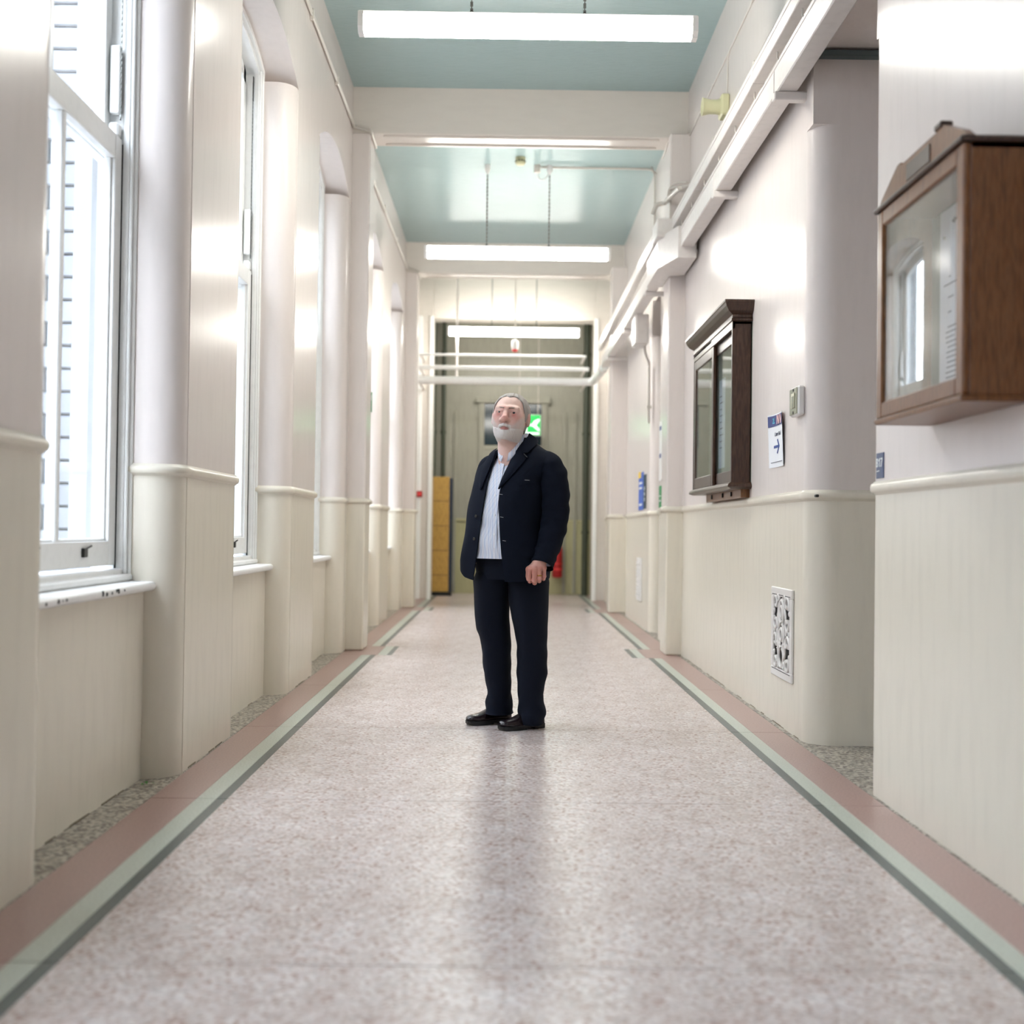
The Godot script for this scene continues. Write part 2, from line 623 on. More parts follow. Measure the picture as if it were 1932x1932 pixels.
func build_right_wall() -> void:
	var w := struct("wall_right")
	for e in [[1.5, ZBACK, -4.74, 0.01, 0.03, 3.08], [RX, -5.79, -11.5, 0.13, 0.04, 3.1], [RX, -12.15, -14.6, 0.13, 0.06, 3.1], [1.61, -14.6, -15.0, 0.01, 0.01, 3.4], [RX, -15.3, -17.9, 0.01, 0.01, 3.4]]:
		var y_rail := 1.21 if e[1] > 0.0 else 1.215
		var st := mk()
		smooth_prism(st, wall_plan(e[0], e[1], e[2], e[3], e[4], 0.0), 0.0, y_rail + 0.03)
		put("dado", st, M.dado_paint, w)
		st = mk()
		smooth_prism(st, wall_plan(e[0], e[1], e[2], e[3], e[4], 0.0), y_rail + 0.03, e[5])
		put("upper_wall", st, M.wall_paint, w)
		bx("square_head", Vector3(e[0], e[5], e[2]), Vector3(4.5, 3.47, e[1]), M.wall_paint, w, 0.0)
		rail_on(func(o): return wall_plan(e[0], e[1], e[2], e[3], e[4], o), y_rail, y_rail + 0.056, 0.022, w)
	bx("high_wall", Vector3(1.545, 3.47, -17.9), Vector3(4.5, CEIL + 0.1, ZBACK), M.wall_paint, w, 0.0)
	bx("passage_end", Vector3(4.5, 0, -17.9), Vector3(4.65, 4.9, ZBACK), M.wall_paint, w, 0.0)
	for z in [[-9.93, -10.27], [-15.0, -15.32]]:
		var xf := 1.375 if z[0] > -12.0 else 1.345
		bx("pilaster_dado", Vector3(xf, 0, z[1]), Vector3(1.62, 1.245, z[0]), M.dado_paint, w, 0.012)
		bx("pilaster_shaft", Vector3(xf, 1.245, z[1]), Vector3(1.62, 4.47, z[0]), M.wall_paint, w, 0.012)
		var plan := func(o: float) -> PackedVector2Array:
			return PackedVector2Array([Vector2(1.515, z[0] + o), Vector2(xf - o, z[0] + o), Vector2(xf - o, z[1] - o), Vector2(1.515, z[1] - o)])
		rail_on(plan, 1.215, 1.271, 0.022, w)
	# a dark track under the lintel of the near passage
	bx("door_track", Vector3(1.53, 3.425, -5.79), Vector3(4.4, 3.455, -5.74), M.track_grey, w, 0.002)
	for k in 26:
		var z := rng.randf_range(-9.7, -5.95)
		bx("grime", Vector3(RX - 0.003, 0.0, z - rng.randf_range(0.02, 0.08)), Vector3(RX + 0.01, rng.randf_range(0.003, 0.006), z + rng.randf_range(0.02, 0.08)), M.dirt, w, 0.002)
	bx("rail_chip", Vector3(1.535, 1.232, -5.786), Vector3(1.552, 1.246, -5.757), M.black, w, 0.003)
	var b := struct("wall_back")
	bx("plaster", Vector3(-1.95, 0, ZBACK), Vector3(4.65, 4.95, ZBACK + 0.2), M.wall_paint, b, 0.0)

func build_ceiling() -> void:
	var c := struct("ceiling")
	bx("plaster", Vector3(-1.95, CEIL, -17.9), Vector3(4.65, 5.05, ZBACK + 0.2), M.ceiling_paint, c, 0.0)
	for z in [[-4.95, -5.27], [-10.05, -10.38], [-15.5, -15.83], [0.15, -0.17]]:
		bx("beam", Vector3(-1.38, 4.465, z[1]), Vector3(1.56, CEIL + 0.02, z[0]), M.beam_paint, c, 0.006)
		for y in [0.05, 0.27]:      # two shallow beads under the beam
			bx("beam_bead", Vector3(-1.1, 4.452, z[0] - y - 0.012), Vector3(1.3, 4.466, z[0] - y + 0.012), M.beam_paint, c, 0.004)

func build_end() -> void:
	var p := struct("wall_end")
	bx("portal_jamb", Vector3(-1.5, 0, -17.85), Vector3(-1.105, 4.95, ZEND), M.beam_paint, p, 0.008)
	bx("portal_jamb", Vector3(1.31, 0, -17.85), Vector3(1.7, 4.95, ZEND), M.beam_paint, p, 0.008)
	bx("lintel", Vector3(-1.105, 4.22, -17.85), Vector3(1.31, 4.95, ZEND), M.beam_paint, p, 0.004)
	for s in [[-1.36, -1.27], [-1.165, -1.105], [1.31, 1.375]]:
		bx("architrave", Vector3(s[0], 0, ZEND), Vector3(s[1], 4.25, ZEND + 0.03), M.white_paint, p, 0.008)
	var l := struct("wall_lobby")
	for e in [["lobby_dado", 0.0, 1.2], ["lobby_paint", 1.2, 4.9]]:
		bx("back", Vector3(-1.95, e[1], -19.35), Vector3(2.1, e[2], -19.2), M[e[0]], l, 0.0)
		bx("side", Vector3(-1.95, e[1], -19.2), Vector3(-1.75, e[2], -17.85), M[e[0]], l, 0.0)
		bx("side", Vector3(1.95, e[1], -19.2), Vector3(2.15, e[2], -17.85), M[e[0]], l, 0.0)
	bx("rail", Vector3(-1.75, 1.18, -19.2), Vector3(1.95, 1.23, -19.18), M.lobby_dado, l, 0.006)
	for x in [0.95, 1.12, -1.0, -0.86, 1.27]:
		bx("panel_stile", Vector3(x, 0.02, -19.2), Vector3(x + 0.05, 3.0, -19.17), M.lobby_paint if x < 1.0 else M.lobby_paint, l, 0.006)
	bx("lobby_ceiling", Vector3(-1.95, 4.45, -19.35), Vector3(2.15, 5.0, -17.85), M.lobby_paint, l, 0.0)

# ------------------------------------------------------------------ outside the windows: white glazed brick buttresses
func build_outside() -> void:
	var bricks := [M.glazed_brick, M.glazed_brick, M.glazed_brick_grey]
	var made := []
	for l in [0.13, 0.27]:
		var st := mk()
		box(st, Vector3(-l, -0.0455, -0.03), Vector3(0.0, 0.0455, 0.0), 0.006)
		st.generate_normals()
		made.append(st.commit())
	for k in 2:
		var zf: float = [-5.0, -7.45][k]
		var t := struct("buttress_%d" % (k + 1))
		bx("core", Vector3(-2.56, -0.9, zf - 0.5), Vector3(-1.76, 5.6, zf - 0.016), M.mortar, t, 0.0)
		bx("quoin", Vector3(-1.838, -0.9, zf - 0.4), Vector3(-1.7, 5.6, zf + 0.004), M.outside_render, t, 0.03)
		for row in 56:
			var y := -0.5 + row * 0.0985
			var xs: Array = [[-1.845, 0], [-1.985, 1], [-2.265, 1]] if row % 2 == 0 else [[-1.845, 1], [-2.125, 0], [-2.265, 1]]
			for e in xs:
				put("brick", made[e[1]], bricks[rng.randi() % 3], t, Vector3(e[0], y, zf))
	var g := struct("courtyard")
	bx("paving", Vector3(-9.0, -1.1, -22), Vector3(-1.79, -0.9, 6), M.paving, g, 0.0)
	bx("opposite_wall", Vector3(-6.4, -0.9, -22), Vector3(-6.0, 7.5, 6), M.outside_render, g, 0.0)
	for z in OPEN:     # smooth white jambs outside each sash
		bx("outer_jamb", Vector3(-1.80, 0.6, z - 0.71), Vector3(-1.70, 4.1, z - 0.605), M.outside_render, g, 0.02)
		bx("outer_jamb", Vector3(-1.80, 0.6, z + 0.605), Vector3(-1.70, 4.1, z + 0.71), M.outside_render, g, 0.02)
		bx("outer_sill", Vector3(-1.86, 0.72, z - 0.66), Vector3(-1.70, 0.86, z + 0.66), M.outside_render, g, 0.01)

# ------------------------------------------------------------------ sash windows
func arc_band(st: SurfaceTool, hw: float, r_out: float, r_in: float, z0: float, z1: float, cy := 2.30, hw_in := -1.0) -> void:
	var poly := PackedVector2Array()
	for k in 19:
		var d := lerpf(-hw, hw, k / 18.0)
		poly.append(Vector2(d, cy + sqrt(r_out * r_out - d * d)))
	var h2 := hw if hw_in < 0.0 else hw_in
	for k in 19:
		var d := lerpf(h2, -h2, k / 18.0)
		poly.append(Vector2(d, cy + sqrt(r_in * r_in - d * d)))
	prism(st, poly, 2, z0, z1)

var win_n := 0
func window(zc: float) -> void:
	win_n += 1
	var w := struct("window_%d" % win_n, Vector3(-1.57, 0, zc), PI / 2)
	var wp: Material = M.white_paint
	var st := mk()
	var sp := 3.90
	for s in [-1.0, 1.0]:
		box(st, Vector3(minf(s * 0.612, s * 0.672), 0.82, -0.03), Vector3(maxf(s * 0.612, s * 0.672), sp, 0.0), 0.004)
		box(st, Vector3(minf(s * 0.640, s * 0.672), 0.82, -0.002), Vector3(maxf(s * 0.640, s * 0.672), sp, 0.022), 0.008)
		box(st, Vector3(minf(s * 0.618, s * 0.634), 0.82, -0.002), Vector3(maxf(s * 0.618, s * 0.634), sp, 0.012), 0.005)
		box(st, Vector3(minf(s * 0.622, s * 0.672), 0.82, -0.15), Vector3(maxf(s * 0.622, s * 0.672), sp, -0.03), 0.0)
	arc_band(st, 0.672, 1.765, 1.69, -0.03, 0.0)
	arc_band(st, 0.672, 1.765, 1.715, -0.002, 0.022)
	arc_band(st, 0.64, 1.765, 1.70, -0.15, -0.03)
	box(st, Vector3(-0.66, 0.82, -0.15), Vector3(0.66, 0.87, 0.0), 0.004)
	box(st, Vector3(-0.66, 0.82, -0.01), Vector3(0.66, 0.85, 0.03), 0.008)
	put("frame", st, wp, w)
	# sill with a rounded nose
	st = mk()
	var prof := PackedVector2Array()
	for q in [[-0.03, 0.822], [0.095, 0.818]]:
		prof.append(Vector2(q[0], q[1]))
	for k in 9:
		var t := PI / 2 - PI * k / 8.0
		prof.append(Vector2(0.105 + 0.02 * cos(t), 0.799 + 0.02 * sin(t)))
	prof.append(Vector2(-0.03, 0.779))
	prism(st, prof, 0, -0.662, 0.662, true)
	var sill := put("sill", st, wp, w)
	if win_n == 1:
		for q in [0.02, 0.06, 0.12, 0.17, 0.19, 0.26, -0.33, -0.36, -0.4, -0.5]:
			bx("paint_chip", Vector3(q, 0.786 + rng.randf() * 0.012, 0.1200), Vector3(q + rng.randf_range(0.006, 0.018), 0.801 + rng.randf() * 0.01, 0.1268), M.dark_line, sill, 0.002)
	# lower sash, inside
	var ls := node("lower_sash", w)
	st = mk()
	for s in [-1.0, 1.0]:
		box(st, Vector3(minf(s * 0.53, s * 0.609), 0.885, -0.075), Vector3(maxf(s * 0.53, s * 0.609), 2.64, -0.03), 0.003)
		box(st, Vector3(minf(s * 0.518, s * 0.53), 0.98, -0.068), Vector3(maxf(s * 0.518, s * 0.53), 2.54, -0.045), 0.003)
	box(st, Vector3(-0.53, 0.885, -0.075), Vector3(0.53, 0.985, -0.03), 0.003)
	box(st, Vector3(-0.53, 2.54, -0.075), Vector3(0.53, 2.64, -0.03), 0.003)
	box(st, Vector3(-0.53, 0.985, -0.068), Vector3(0.53, 0.996, -0.045), 0.003)
	put("sash_frame", st, wp, ls)
	bx("glazing_bar", Vector3(-0.017, 0.98, -0.075), Vector3(0.017, 2.54, -0.034), wp, ls, 0.006)
	for s in [[-0.52, -0.01], [0.01, 0.52]]:
		bx("pane", Vector3(s[0], 0.98, -0.062), Vector3(s[1], 2.55, -0.058), M.glass, ls, 0.0)
	for x in [-0.25, 0.25]:
		st = mk()
		box(st, Vector3(x - 0.02, 0.925, -0.031), Vector3(x + 0.02, 0.96, -0.018), 0.003)
		tube(st, [Vector3(x + 0.01, 0.957, -0.024), Vector3(x + 0.06, 0.968, -0.02)], 0.004, 6)
		put("lock", st, M.black, ls)
	for s in [-1.0, 1.0]:
		bx("sash_gap", Vector3(s * 0.6105 - 0.0018, 0.872, -0.034), Vector3(s * 0.6105 + 0.0018, 2.62, -0.0265), M.dark_line, w, 0.0)
	# upper sash, outside
	var us := node("upper_sash", w)
	st = mk()
	for s in [-1.0, 1.0]:
		box(st, Vector3(minf(s * 0.545, s * 0.615), 2.54, -0.125), Vector3(maxf(s * 0.545, s * 0.615), 3.93, -0.082), 0.003)
	box(st, Vector3(-0.545, 2.54, -0.125), Vector3(0.545, 2.6, -0.082), 0.003)
	arc_band(st, 0.6, 1.705, 1.62, -0.125, -0.082)
	put("sash_frame", st, wp, us)
	bx("glazing_bar", Vector3(-0.017, 2.58, -0.122), Vector3(0.017, 3.95, -0.086), wp, us, 0.006)
	for s in [[-0.55, -0.01], [0.01, 0.55]]:
		bx("pane", Vector3(s[0], 2.58, -0.108), Vector3(s[1], 3.97, -0.104), M.glass, us, 0.0)
	for s in [-1.0, 1.0]:
		var xa: float = minf(s * 0.575, s * 0.612)
		bx("pulley_cover", Vector3(xa, 2.74, -0.075), Vector3(xa + 0.037, 3.02, -0.035), wp, w, 0.004)
		bx("sash_stop", Vector3(xa - 0.01, 2.645, -0.075), Vector3(xa + 0.042, 2.70, -0.034), wp, w, 0.008)
		st = mk()
		for k in 90:
			var y := 2.72 + k * 0.0122
			if k % 2 == 0:
				box(st, Vector3(s * 0.588 - 0.006, y - 0.0055, -0.0345), Vector3(s * 0.588 + 0.006, y + 0.0055, -0.0315), 0.0)
			else:
				box(st, Vector3(s * 0.588 - 0.0015, y - 0.008, -0.036), Vector3(s * 0.588 + 0.0015, y + 0.008, -0.030), 0.0)
		put("sash_chain", st, M.steel, w)
		bx("pulley_slot", Vector3(s * 0.588 - 0.012, 3.70, -0.0325), Vector3(s * 0.588 + 0.012, 3.85, -0.0295), M.black, w, 0.004)

# ------------------------------------------------------------------ ceiling lights and detectors
func lights() -> void:
	var says := ["long fluorescent batten nearest, hung on chains across the top of the view", "second fluorescent batten, hanging beyond the first ceiling beam on two chains", "farthest fluorescent batten, hanging in front of the dark end portal"]
	for i in 3:
		var z: float = [-6.66, -12.15, -17.0][i]
		var o := thing("ceiling_light", says[i], "light", Vector3(0.095, 4.0, z), 0.0, "fluorescent battens over the corridor")
		bx("housing", Vector3(-0.975, -0.022, -0.038), Vector3(0.975, 0.012, 0.038), M.plastic_white, o, 0.006)
		var st := mk()
		var prof := PackedVector2Array([Vector2(-0.04, -0.004), Vector2(-0.058, -0.022), Vector2(-0.056, -0.085), Vector2(-0.03, -0.117), Vector2(0.03, -0.117), Vector2(0.056, -0.085), Vector2(0.058, -0.022), Vector2(0.04, -0.004)])
		prism(st, prof, 0, -0.94, 0.94)
		put("diffuser", st, M.tube_glow, o)
		for s in [-1.0, 1.0]:
			st = mk()
			prism(st, PackedVector2Array([Vector2(-0.061, -0.006), Vector2(-0.059, -0.088), Vector2(-0.032, -0.118), Vector2(0.032, -0.118), Vector2(0.059, -0.088), Vector2(0.061, -0.006)]), 0, s * 0.94, s * 0.972)
			put("end_cap", st, M.plastic_white, o)
		for x in [-0.325, 0.325]:
			st = mk()
			var n := 40
			for k in n:
				var y := 0.03 + (CEIL - 4.0 - 0.09) * k / (n - 1)
				if k % 2 == 0:
					box(st, Vector3(x - 0.008, y - 0.014, -0.0025), Vector3(x + 0.008, y + 0.014, 0.0025), 0.0)
				else:
					box(st, Vector3(x - 0.0025, y - 0.014, -0.008), Vector3(x + 0.0025, y + 0.014, 0.008), 0.0)
			put("chain", st, M.steel, o)
			st = mk()
			tube(st, [Vector3(x - 0.02, 0.012, 0), Vector3(x, 0.034, 0), Vector3(x + 0.02, 0.012, 0)], 0.004, 6)
			put("hook", st, M.black, o)
			st = mk()
			lathe(st, [[0.03, 0.0], [0.03, 0.055], [0.012, 0.09], [0.004, 0.1]], Vector3(x, CEIL - 4.0, 0), Vector3.DOWN, 12)
			put("ceiling_rose", st, M.plastic_white, o)
		var a := AreaLight3D.new()
		a.name = "tube_light_%d" % (i + 1)
		a.area_size = Vector2(1.86, 0.09)
		a.light_energy = 1.4
		a.light_color = Color(1.0, 0.988, 0.955)
		a.area_range = 30.0
		a.area_attenuation = 2.0
		a.shadow_enabled = true
		add_child(a)
		a.position = Vector3(0.095, 3.878, z)
		a.rotation = Vector3(-PI / 2, 0, 0)
	var d := thing("smoke_detector", "cream round smoke detector on the ceiling just beyond the first beam", "smoke detector", Vector3(0.11, CEIL, -11.9))
	var s1 := mk()
	lathe(s1, [[0.05, 0.0], [0.052, 0.02], [0.045, 0.03]], Vector3.ZERO, Vector3.DOWN, 20)
	put("base", s1, M.plastic_cream, d)
	s1 = mk()
	lathe(s1, [[0.05, 0.03], [0.052, 0.055], [0.04, 0.075], [0.01, 0.08]], Vector3.ZERO, Vector3.DOWN, 20)
	put("head", s1, M.plastic_cream, d)
	for k in 10:
		var t := TAU * k / 10.0
		s1 = mk()
		var p := Vector3(cos(t) * 0.0505, -0.042, sin(t) * 0.0505)
		box(s1, p - Vector3(0.008, 0.004, 0.008), p + Vector3(0.008, 0.004, 0.008), 0.0)
		put("slot", s1, M.dark_line, d)
	var h := thing("heat_alarm", "white hanging alarm unit with red bottom, on a rod before the portal", "alarm", Vector3(0.112, CEIL, -16.85))
	tb("rod", [Vector3.ZERO, Vector3(0, -1.09, 0)], 0.011, M.pipe_paint, h)
	s1 = mk()
	lathe(s1, [[0.015, 0.0], [0.045, 0.01], [0.05, 0.03], [0.05, 0.12], [0.044, 0.135]], Vector3(0, -1.07, 0), Vector3.DOWN, 18)
	put("body", s1, M.plastic_white, h)
	s1 = mk()
	lathe(s1, [[0.042, 0.0], [0.04, 0.02], [0.028, 0.036], [0.008, 0.042]], Vector3(0, -1.203, 0), Vector3.DOWN, 18)
	put("lens", s1, M.red_cap, h)

# ------------------------------------------------------------------ pipes, trunking and cables
func services_left() -> void:
	var c := thing("wall_conduit", "pair of thin cream conduits high on the left wall, stepping round the pilasters", "conduit", Vector3(0, 4.53, 0))
	for dy in [0.0, -0.022]:
		var x := LX + 0.012
		var xp := -1.205 + 0.012
		tb("pipe", [Vector3(x, dy, 3.0), Vector3(x, dy, -10.015), Vector3(xp - 0.02, dy - 0.03, -10.015), Vector3(xp, dy - 0.06, -10.02), Vector3(xp, dy - 0.06, -10.385), Vector3(x, dy - 0.03, -10.385), Vector3(x, dy, -15.48), Vector3(xp, dy - 0.05, -15.485), Vector3(xp, dy - 0.05, -15.86), Vector3(x, dy, -15.86), Vector3(x, dy, -17.45)], 0.009, M.pipe_paint, c, 0.012, 7)
	for z in [-5.6, -7.84, -9.0, -11.2, -12.6, -14.0]:
		bx("clip", Vector3(LX - 0.002, -0.05, z - 0.018), Vector3(LX + 0.026, 0.025, z + 0.018), M.pipe_paint, c, 0.005)

func services_right() -> void:
	# the big cable trunking with its brackets
	var t := thing("cable_trunking", "long white boxed cable trunking running along the top of the right wall", "trunking", Vector3(0, 3.24, 0))
	var st := mk()
	box(st, Vector3(1.365, 0.075, -9.35), Vector3(1.47, 0.215, 3.0), 0.006)
	put("near_run", st, M.trunk_paint, t)
	st = mk()
	box(st, Vector3(1.255, 0.0, -15.5), Vector3(1.36, 0.13, -9.9), 0.006)
	put("far_run", st, M.trunk_paint, t)
	st = mk()
	prism(st, PackedVector2Array([Vector2(1.49, -9.2), Vector2(1.345, -9.2), Vector2(1.235, -9.62), Vector2(1.235, -10.35), Vector2(1.372, -10.35), Vector2(1.372, -9.9), Vector2(1.49, -9.85)]), 1, -0.012, 0.24)
	put("elbow_cover", st, M.trunk_paint, t)
	bx("top_flange", Vector3(1.465, 0.196, -9.3), Vector3(1.548, 0.206, -5.79), M.trunk_paint, t, 0.0)
	bx("lip", Vector3(1.36, 0.205, -9.2), Vector3(1.372, 0.222, 3.0), M.trunk_paint, t, 0.003)
	for z in [-4.6, -1.5, -3.1, -6.0, -7.75, -9.25]:
		bx("joint_cover", Vector3(1.361, 0.068, z - 0.004), Vector3(1.474, 0.219, z + 0.004), M.trunk_paint, t, 0.002)
	for z in [-5.95, -7.7, -9.3, -3.6]:
		bx("bracket", Vector3(1.35, 0.03, z - 0.03), Vector3(1.546 if z < -5.8 or z > -4.7 else 1.5, 0.074, z + 0.03), M.trunk_paint, t, 0.005)
	for z in [-10.6, -12.6, -14.6]:
		bx("bracket", Vector3(1.25, -0.04, z - 0.025), Vector3(1.53, 0.0, z + 0.025), M.trunk_paint, t, 0.005)
	var jb := bx("junction_box", Vector3(1.29, -0.30, -12.0), Vector3(1.42, 0.0, -11.68), M.trunk_paint, t, 0.01)
	jb.name = "junction_box"
	bx("box_lid", Vector3(1.283, -0.29, -11.99), Vector3(1.292, -0.01, -11.69), M.trunk_paint, t, 0.003)
	# the open channel above it, a grey tray seen from below
	var ch := thing("cable_tray", "narrow open cable tray with grey underside just above the white trunking", "cable tray", Vector3(0, 3.44, 0))
	for run in [[-9.5, 3.0, 1.333, 0.085], [-15.55, -9.75, 1.215, 0.02]]:
		var x: float = run[2]
		var y: float = run[3]
		bx("channel", Vector3(x, y, run[0]), Vector3(x + 0.062, y + 0.085, run[1]), M.trunk_paint, ch, 0.004)
		bx("channel_lid", Vector3(x - 0.004, y + 0.07, run[0]), Vector3(x + 0.004, y + 0.092, run[1]), M.trunk_paint, ch, 0.002)
		for z in [-4.4, -6.4, -8.4, -12.0, -14.0]:
			if z > run[0] and z < run[1]:
				bx("coupler", Vector3(x - 0.003, y - 0.003, z - 0.03), Vector3(x + 0.065, y + 0.088, z + 0.03), M.trunk_paint, ch, 0.003)
	bx("channel_bend", Vector3(1.21, 0.02, -9.78), Vector3(1.40, 0.172, -9.47), M.trunk_paint, ch, 0.008)
	for z in [-4.9, -5.2, -5.45, -5.95, -6.5, -7.05, -7.6, -8.15, -8.7, -9.2]:
		tb("hanger", [Vector3(1.37, 0.10, z), Vector3(1.37, 0.05, z), Vector3(1.39, 0.035, z), Vector3(1.42, 0.035, z + 0.01), Vector3(1.42, 0.015, z + 0.02)], 0.005, M.pipe_paint, ch, 0.01, 6)
	for z in [-4.7, -5.6]:
		tb("flex_loop", [Vector3(1.44, 0.03, z), Vector3(1.43, 0.08, z - 0.05), Vector3(1.44, 0.06, z - 0.22), Vector3(1.44, 0.015, z - 0.3)], 0.014, M.steel, ch, 0.04, 8)
	# thin conduit and cable higher up
	var w := thing("wall_pipe", "slim painted pipe fixed along the right wall above the cable tray", "pipe", Vector3(1.52, 3.97, 0))
	tb("pipe", [Vector3(0, 0, 3), Vector3(0, 0, -9.75), Vector3(-0.165, 0, -9.86), Vector3(-0.165, -0.1, -9.9)], 0.012, M.pipe_paint, w, 0.03)
	for z in [-5.8, -7.2, -8.6]:
		bx("clip", Vector3(-0.016, -0.017, z - 0.015), Vector3(0.026, 0.017, z + 0.015), M.pipe_paint, w, 0.004)
	var b := thing("pipe_bend", "short cranked pipe stub standing out by the right pilaster", "pipe", Vector3(1.36, 3.86, -9.9))
	tb("pipe", [Vector3(0.02, -0.02, 0.5), Vector3(-0.015, -0.0, 0.12), Vector3(-0.03, 0.0, -0.02), Vector3(-0.10, -0.01, -0.03), Vector3(-0.13, -0.09, -0.03)], 0.02, M.pipe_paint, b, 0.03, 10)
	tb("loop", [Vector3(0.012, -0.18, 0.03), Vector3(0.012, 0.13, 0.03), Vector3(0.06, 0.15, 0.08), Vector3(0.13, 0.13, 0.16)], 0.009, M.pipe_paint, b, 0.03)
	var k := thing("alarm_cable", "thin cable along the top of the right wall that drops to the sounder", "cable", Vector3(1.54, 4.45, 0))
	tb("cable", [Vector3(0, 0, 3), Vector3(0, 0, -10.03), Vector3(-0.17, -0.02, -10.04), Vector3(-0.175, -0.05, -10.1), Vector3(-0.175, -0.06, -10.36)], 0.006, M.pipe_paint, k, 0.015, 6)
	tb("drop", [Vector3(0, 0, -8.15), Vector3(0, -0.03, -8.22), Vector3(0, -0.32, -8.24)], 0.006, M.pipe_paint, k, 0.02, 6)
	for z in [-6.2, -7.4, -8.8, -9.6]:
		bx("clip", Vector3(-0.009, -0.009, z - 0.01), Vector3(0.004, 0.009, z + 0.01), M.pipe_paint, k, 0.002)
	var s := thing("alarm_sounder", "cream flared alarm sounder mounted high on the right wall", "alarm sounder", Vector3(1.545, 4.07, -8.22))
	bx("base", Vector3(-0.06, -0.075, -0.07), Vector3(0.0, 0.075, 0.07), M.plastic_cream, s, 0.01)
	st = mk()
	lathe(st, [[0.055, 0.0], [0.05, 0.03], [0.05, 0.07], [0.062, 0.12], [0.066, 0.125], [0.056, 0.126], [0.04, 0.07], [0.01, 0.06]], Vector3(-0.06, 0, 0), Vector3.LEFT, 24)
	put("horn", st, M.plastic_cream, s)
	# conduit on the ceiling of the second bay
	var e := thing("ceiling_conduit", "thin conduit crossing the ceiling beyond the first beam and dropping down the right wall", "conduit", Vector3(0, 4.85, -12.15))
	tb("pipe", [Vector3(0.33, 0, 0.0), Vector3(1.5, 0, 0.0), Vector3(1.525, -0.03, 0.0), Vector3(1.525, -1.35, 0.0)], 0.011, M.pipe_paint, e, 0.08)
	st = mk()
	lathe(st, [[0.035, 0.0], [0.035, 0.07], [0.03, 0.075]], Vector3(0.29, 0.02, 0.0), Vector3.DOWN, 14)
	put("junction_box", st, M.pipe_paint, e)
	tb("flex", [Vector3(0.29, -0.05, 0.0), Vector3(0.30, -0.13, 0.0), Vector3(0.38, -0.13, 0.0), Vector3(0.41, -0.06, 0.0)], 0.005, M.plastic_white, e, 0.05, 6)
	# the three pipes that cross in front of the end portal
	var says := ["thick white pipe crossing the portal, lowest of the three cross pipes", "middle white pipe crossing before the portal", "thin white pipe crossing the portal, highest of the three cross pipes"]
	for i in 3:
		var y: float = [3.215, 3.40, 3.585][i]
		var r: float = [0.058, 0.03, 0.017][i]
		var p := thing("cross_pipe", says[i], "pipe", Vector3(0, y, -16.92), 0.0, "pipes crossing in front of the portal")
		if i == 0:
			tb("pipe", [Vector3(-1.32, 0, 0), Vector3(1.24, 0, 0), Vector3(1.32, 0.05, 1.35)], r, M.white_paint, p, 0.12, 14)
			st = mk()
			lathe(st, [[0.066, 0.0], [0.066, 0.05]], Vector3(1.3, 0.04, 1.1), Vector3(0.08, 0.05, 1.4), 14)
			put("collar", st, M.trunk_paint, p)
		else:
			tb("pipe", [Vector3(-1.32, 0, 0), Vector3(1.23 - 0.04 * i, 0, 0)], r, M.white_paint, p, 0.0, 12)
		for x in [-1.25, 1.12]:
			bx("bracket", Vector3(x - 0.02, -r - 0.012, -0.585), Vector3(x + 0.02, -r, 0.02), M.trunk_paint, p, 0.003)
	var v := thing("drop_pipe", "thin vertical pipe coming down to the cross pipes left of the far light", "pipe", Vector3(-0.735, 3.22, -16.92))
	tb("pipe", [Vector3(0, 0, -0.085), Vector3(0, 1.64, -0.085)], 0.017, M.trunk_paint, v)
	bx("saddle", Vector3(-0.026, 0.17, -0.11), Vector3(0.026, 0.2, -0.06), M.trunk_paint, v, 0.004)
	var d := thing("drop_conduit", "narrow pink conduit dropping from the trunking junction box on the right wall", "conduit", Vector3(1.40, 2.94, -11.85))
	tb("pipe", [Vector3(0, 0, 0), Vector3(0, -0.05, 0.0), Vector3(0.09, -0.12, -0.35), Vector3(0.09, -0.75, -0.35)], 0.013, M.pipe_paint, d, 0.04)
	bx("clip", Vector3(0.068, -0.6, -0.37), Vector3(0.115, -0.57, -0.33), M.pipe_paint, d, 0.003)

# ------------------------------------------------------------------ things on the walls
func sheet(called: String, x0: float, y0: float, x1: float, y1: float, z: float, m: Material, parent: Node, t := 0.0015) -> MeshInstance3D:
	return bx(called, Vector3(x0, y0, z), Vector3(x1, y1, z + t), m, parent, 0.0)

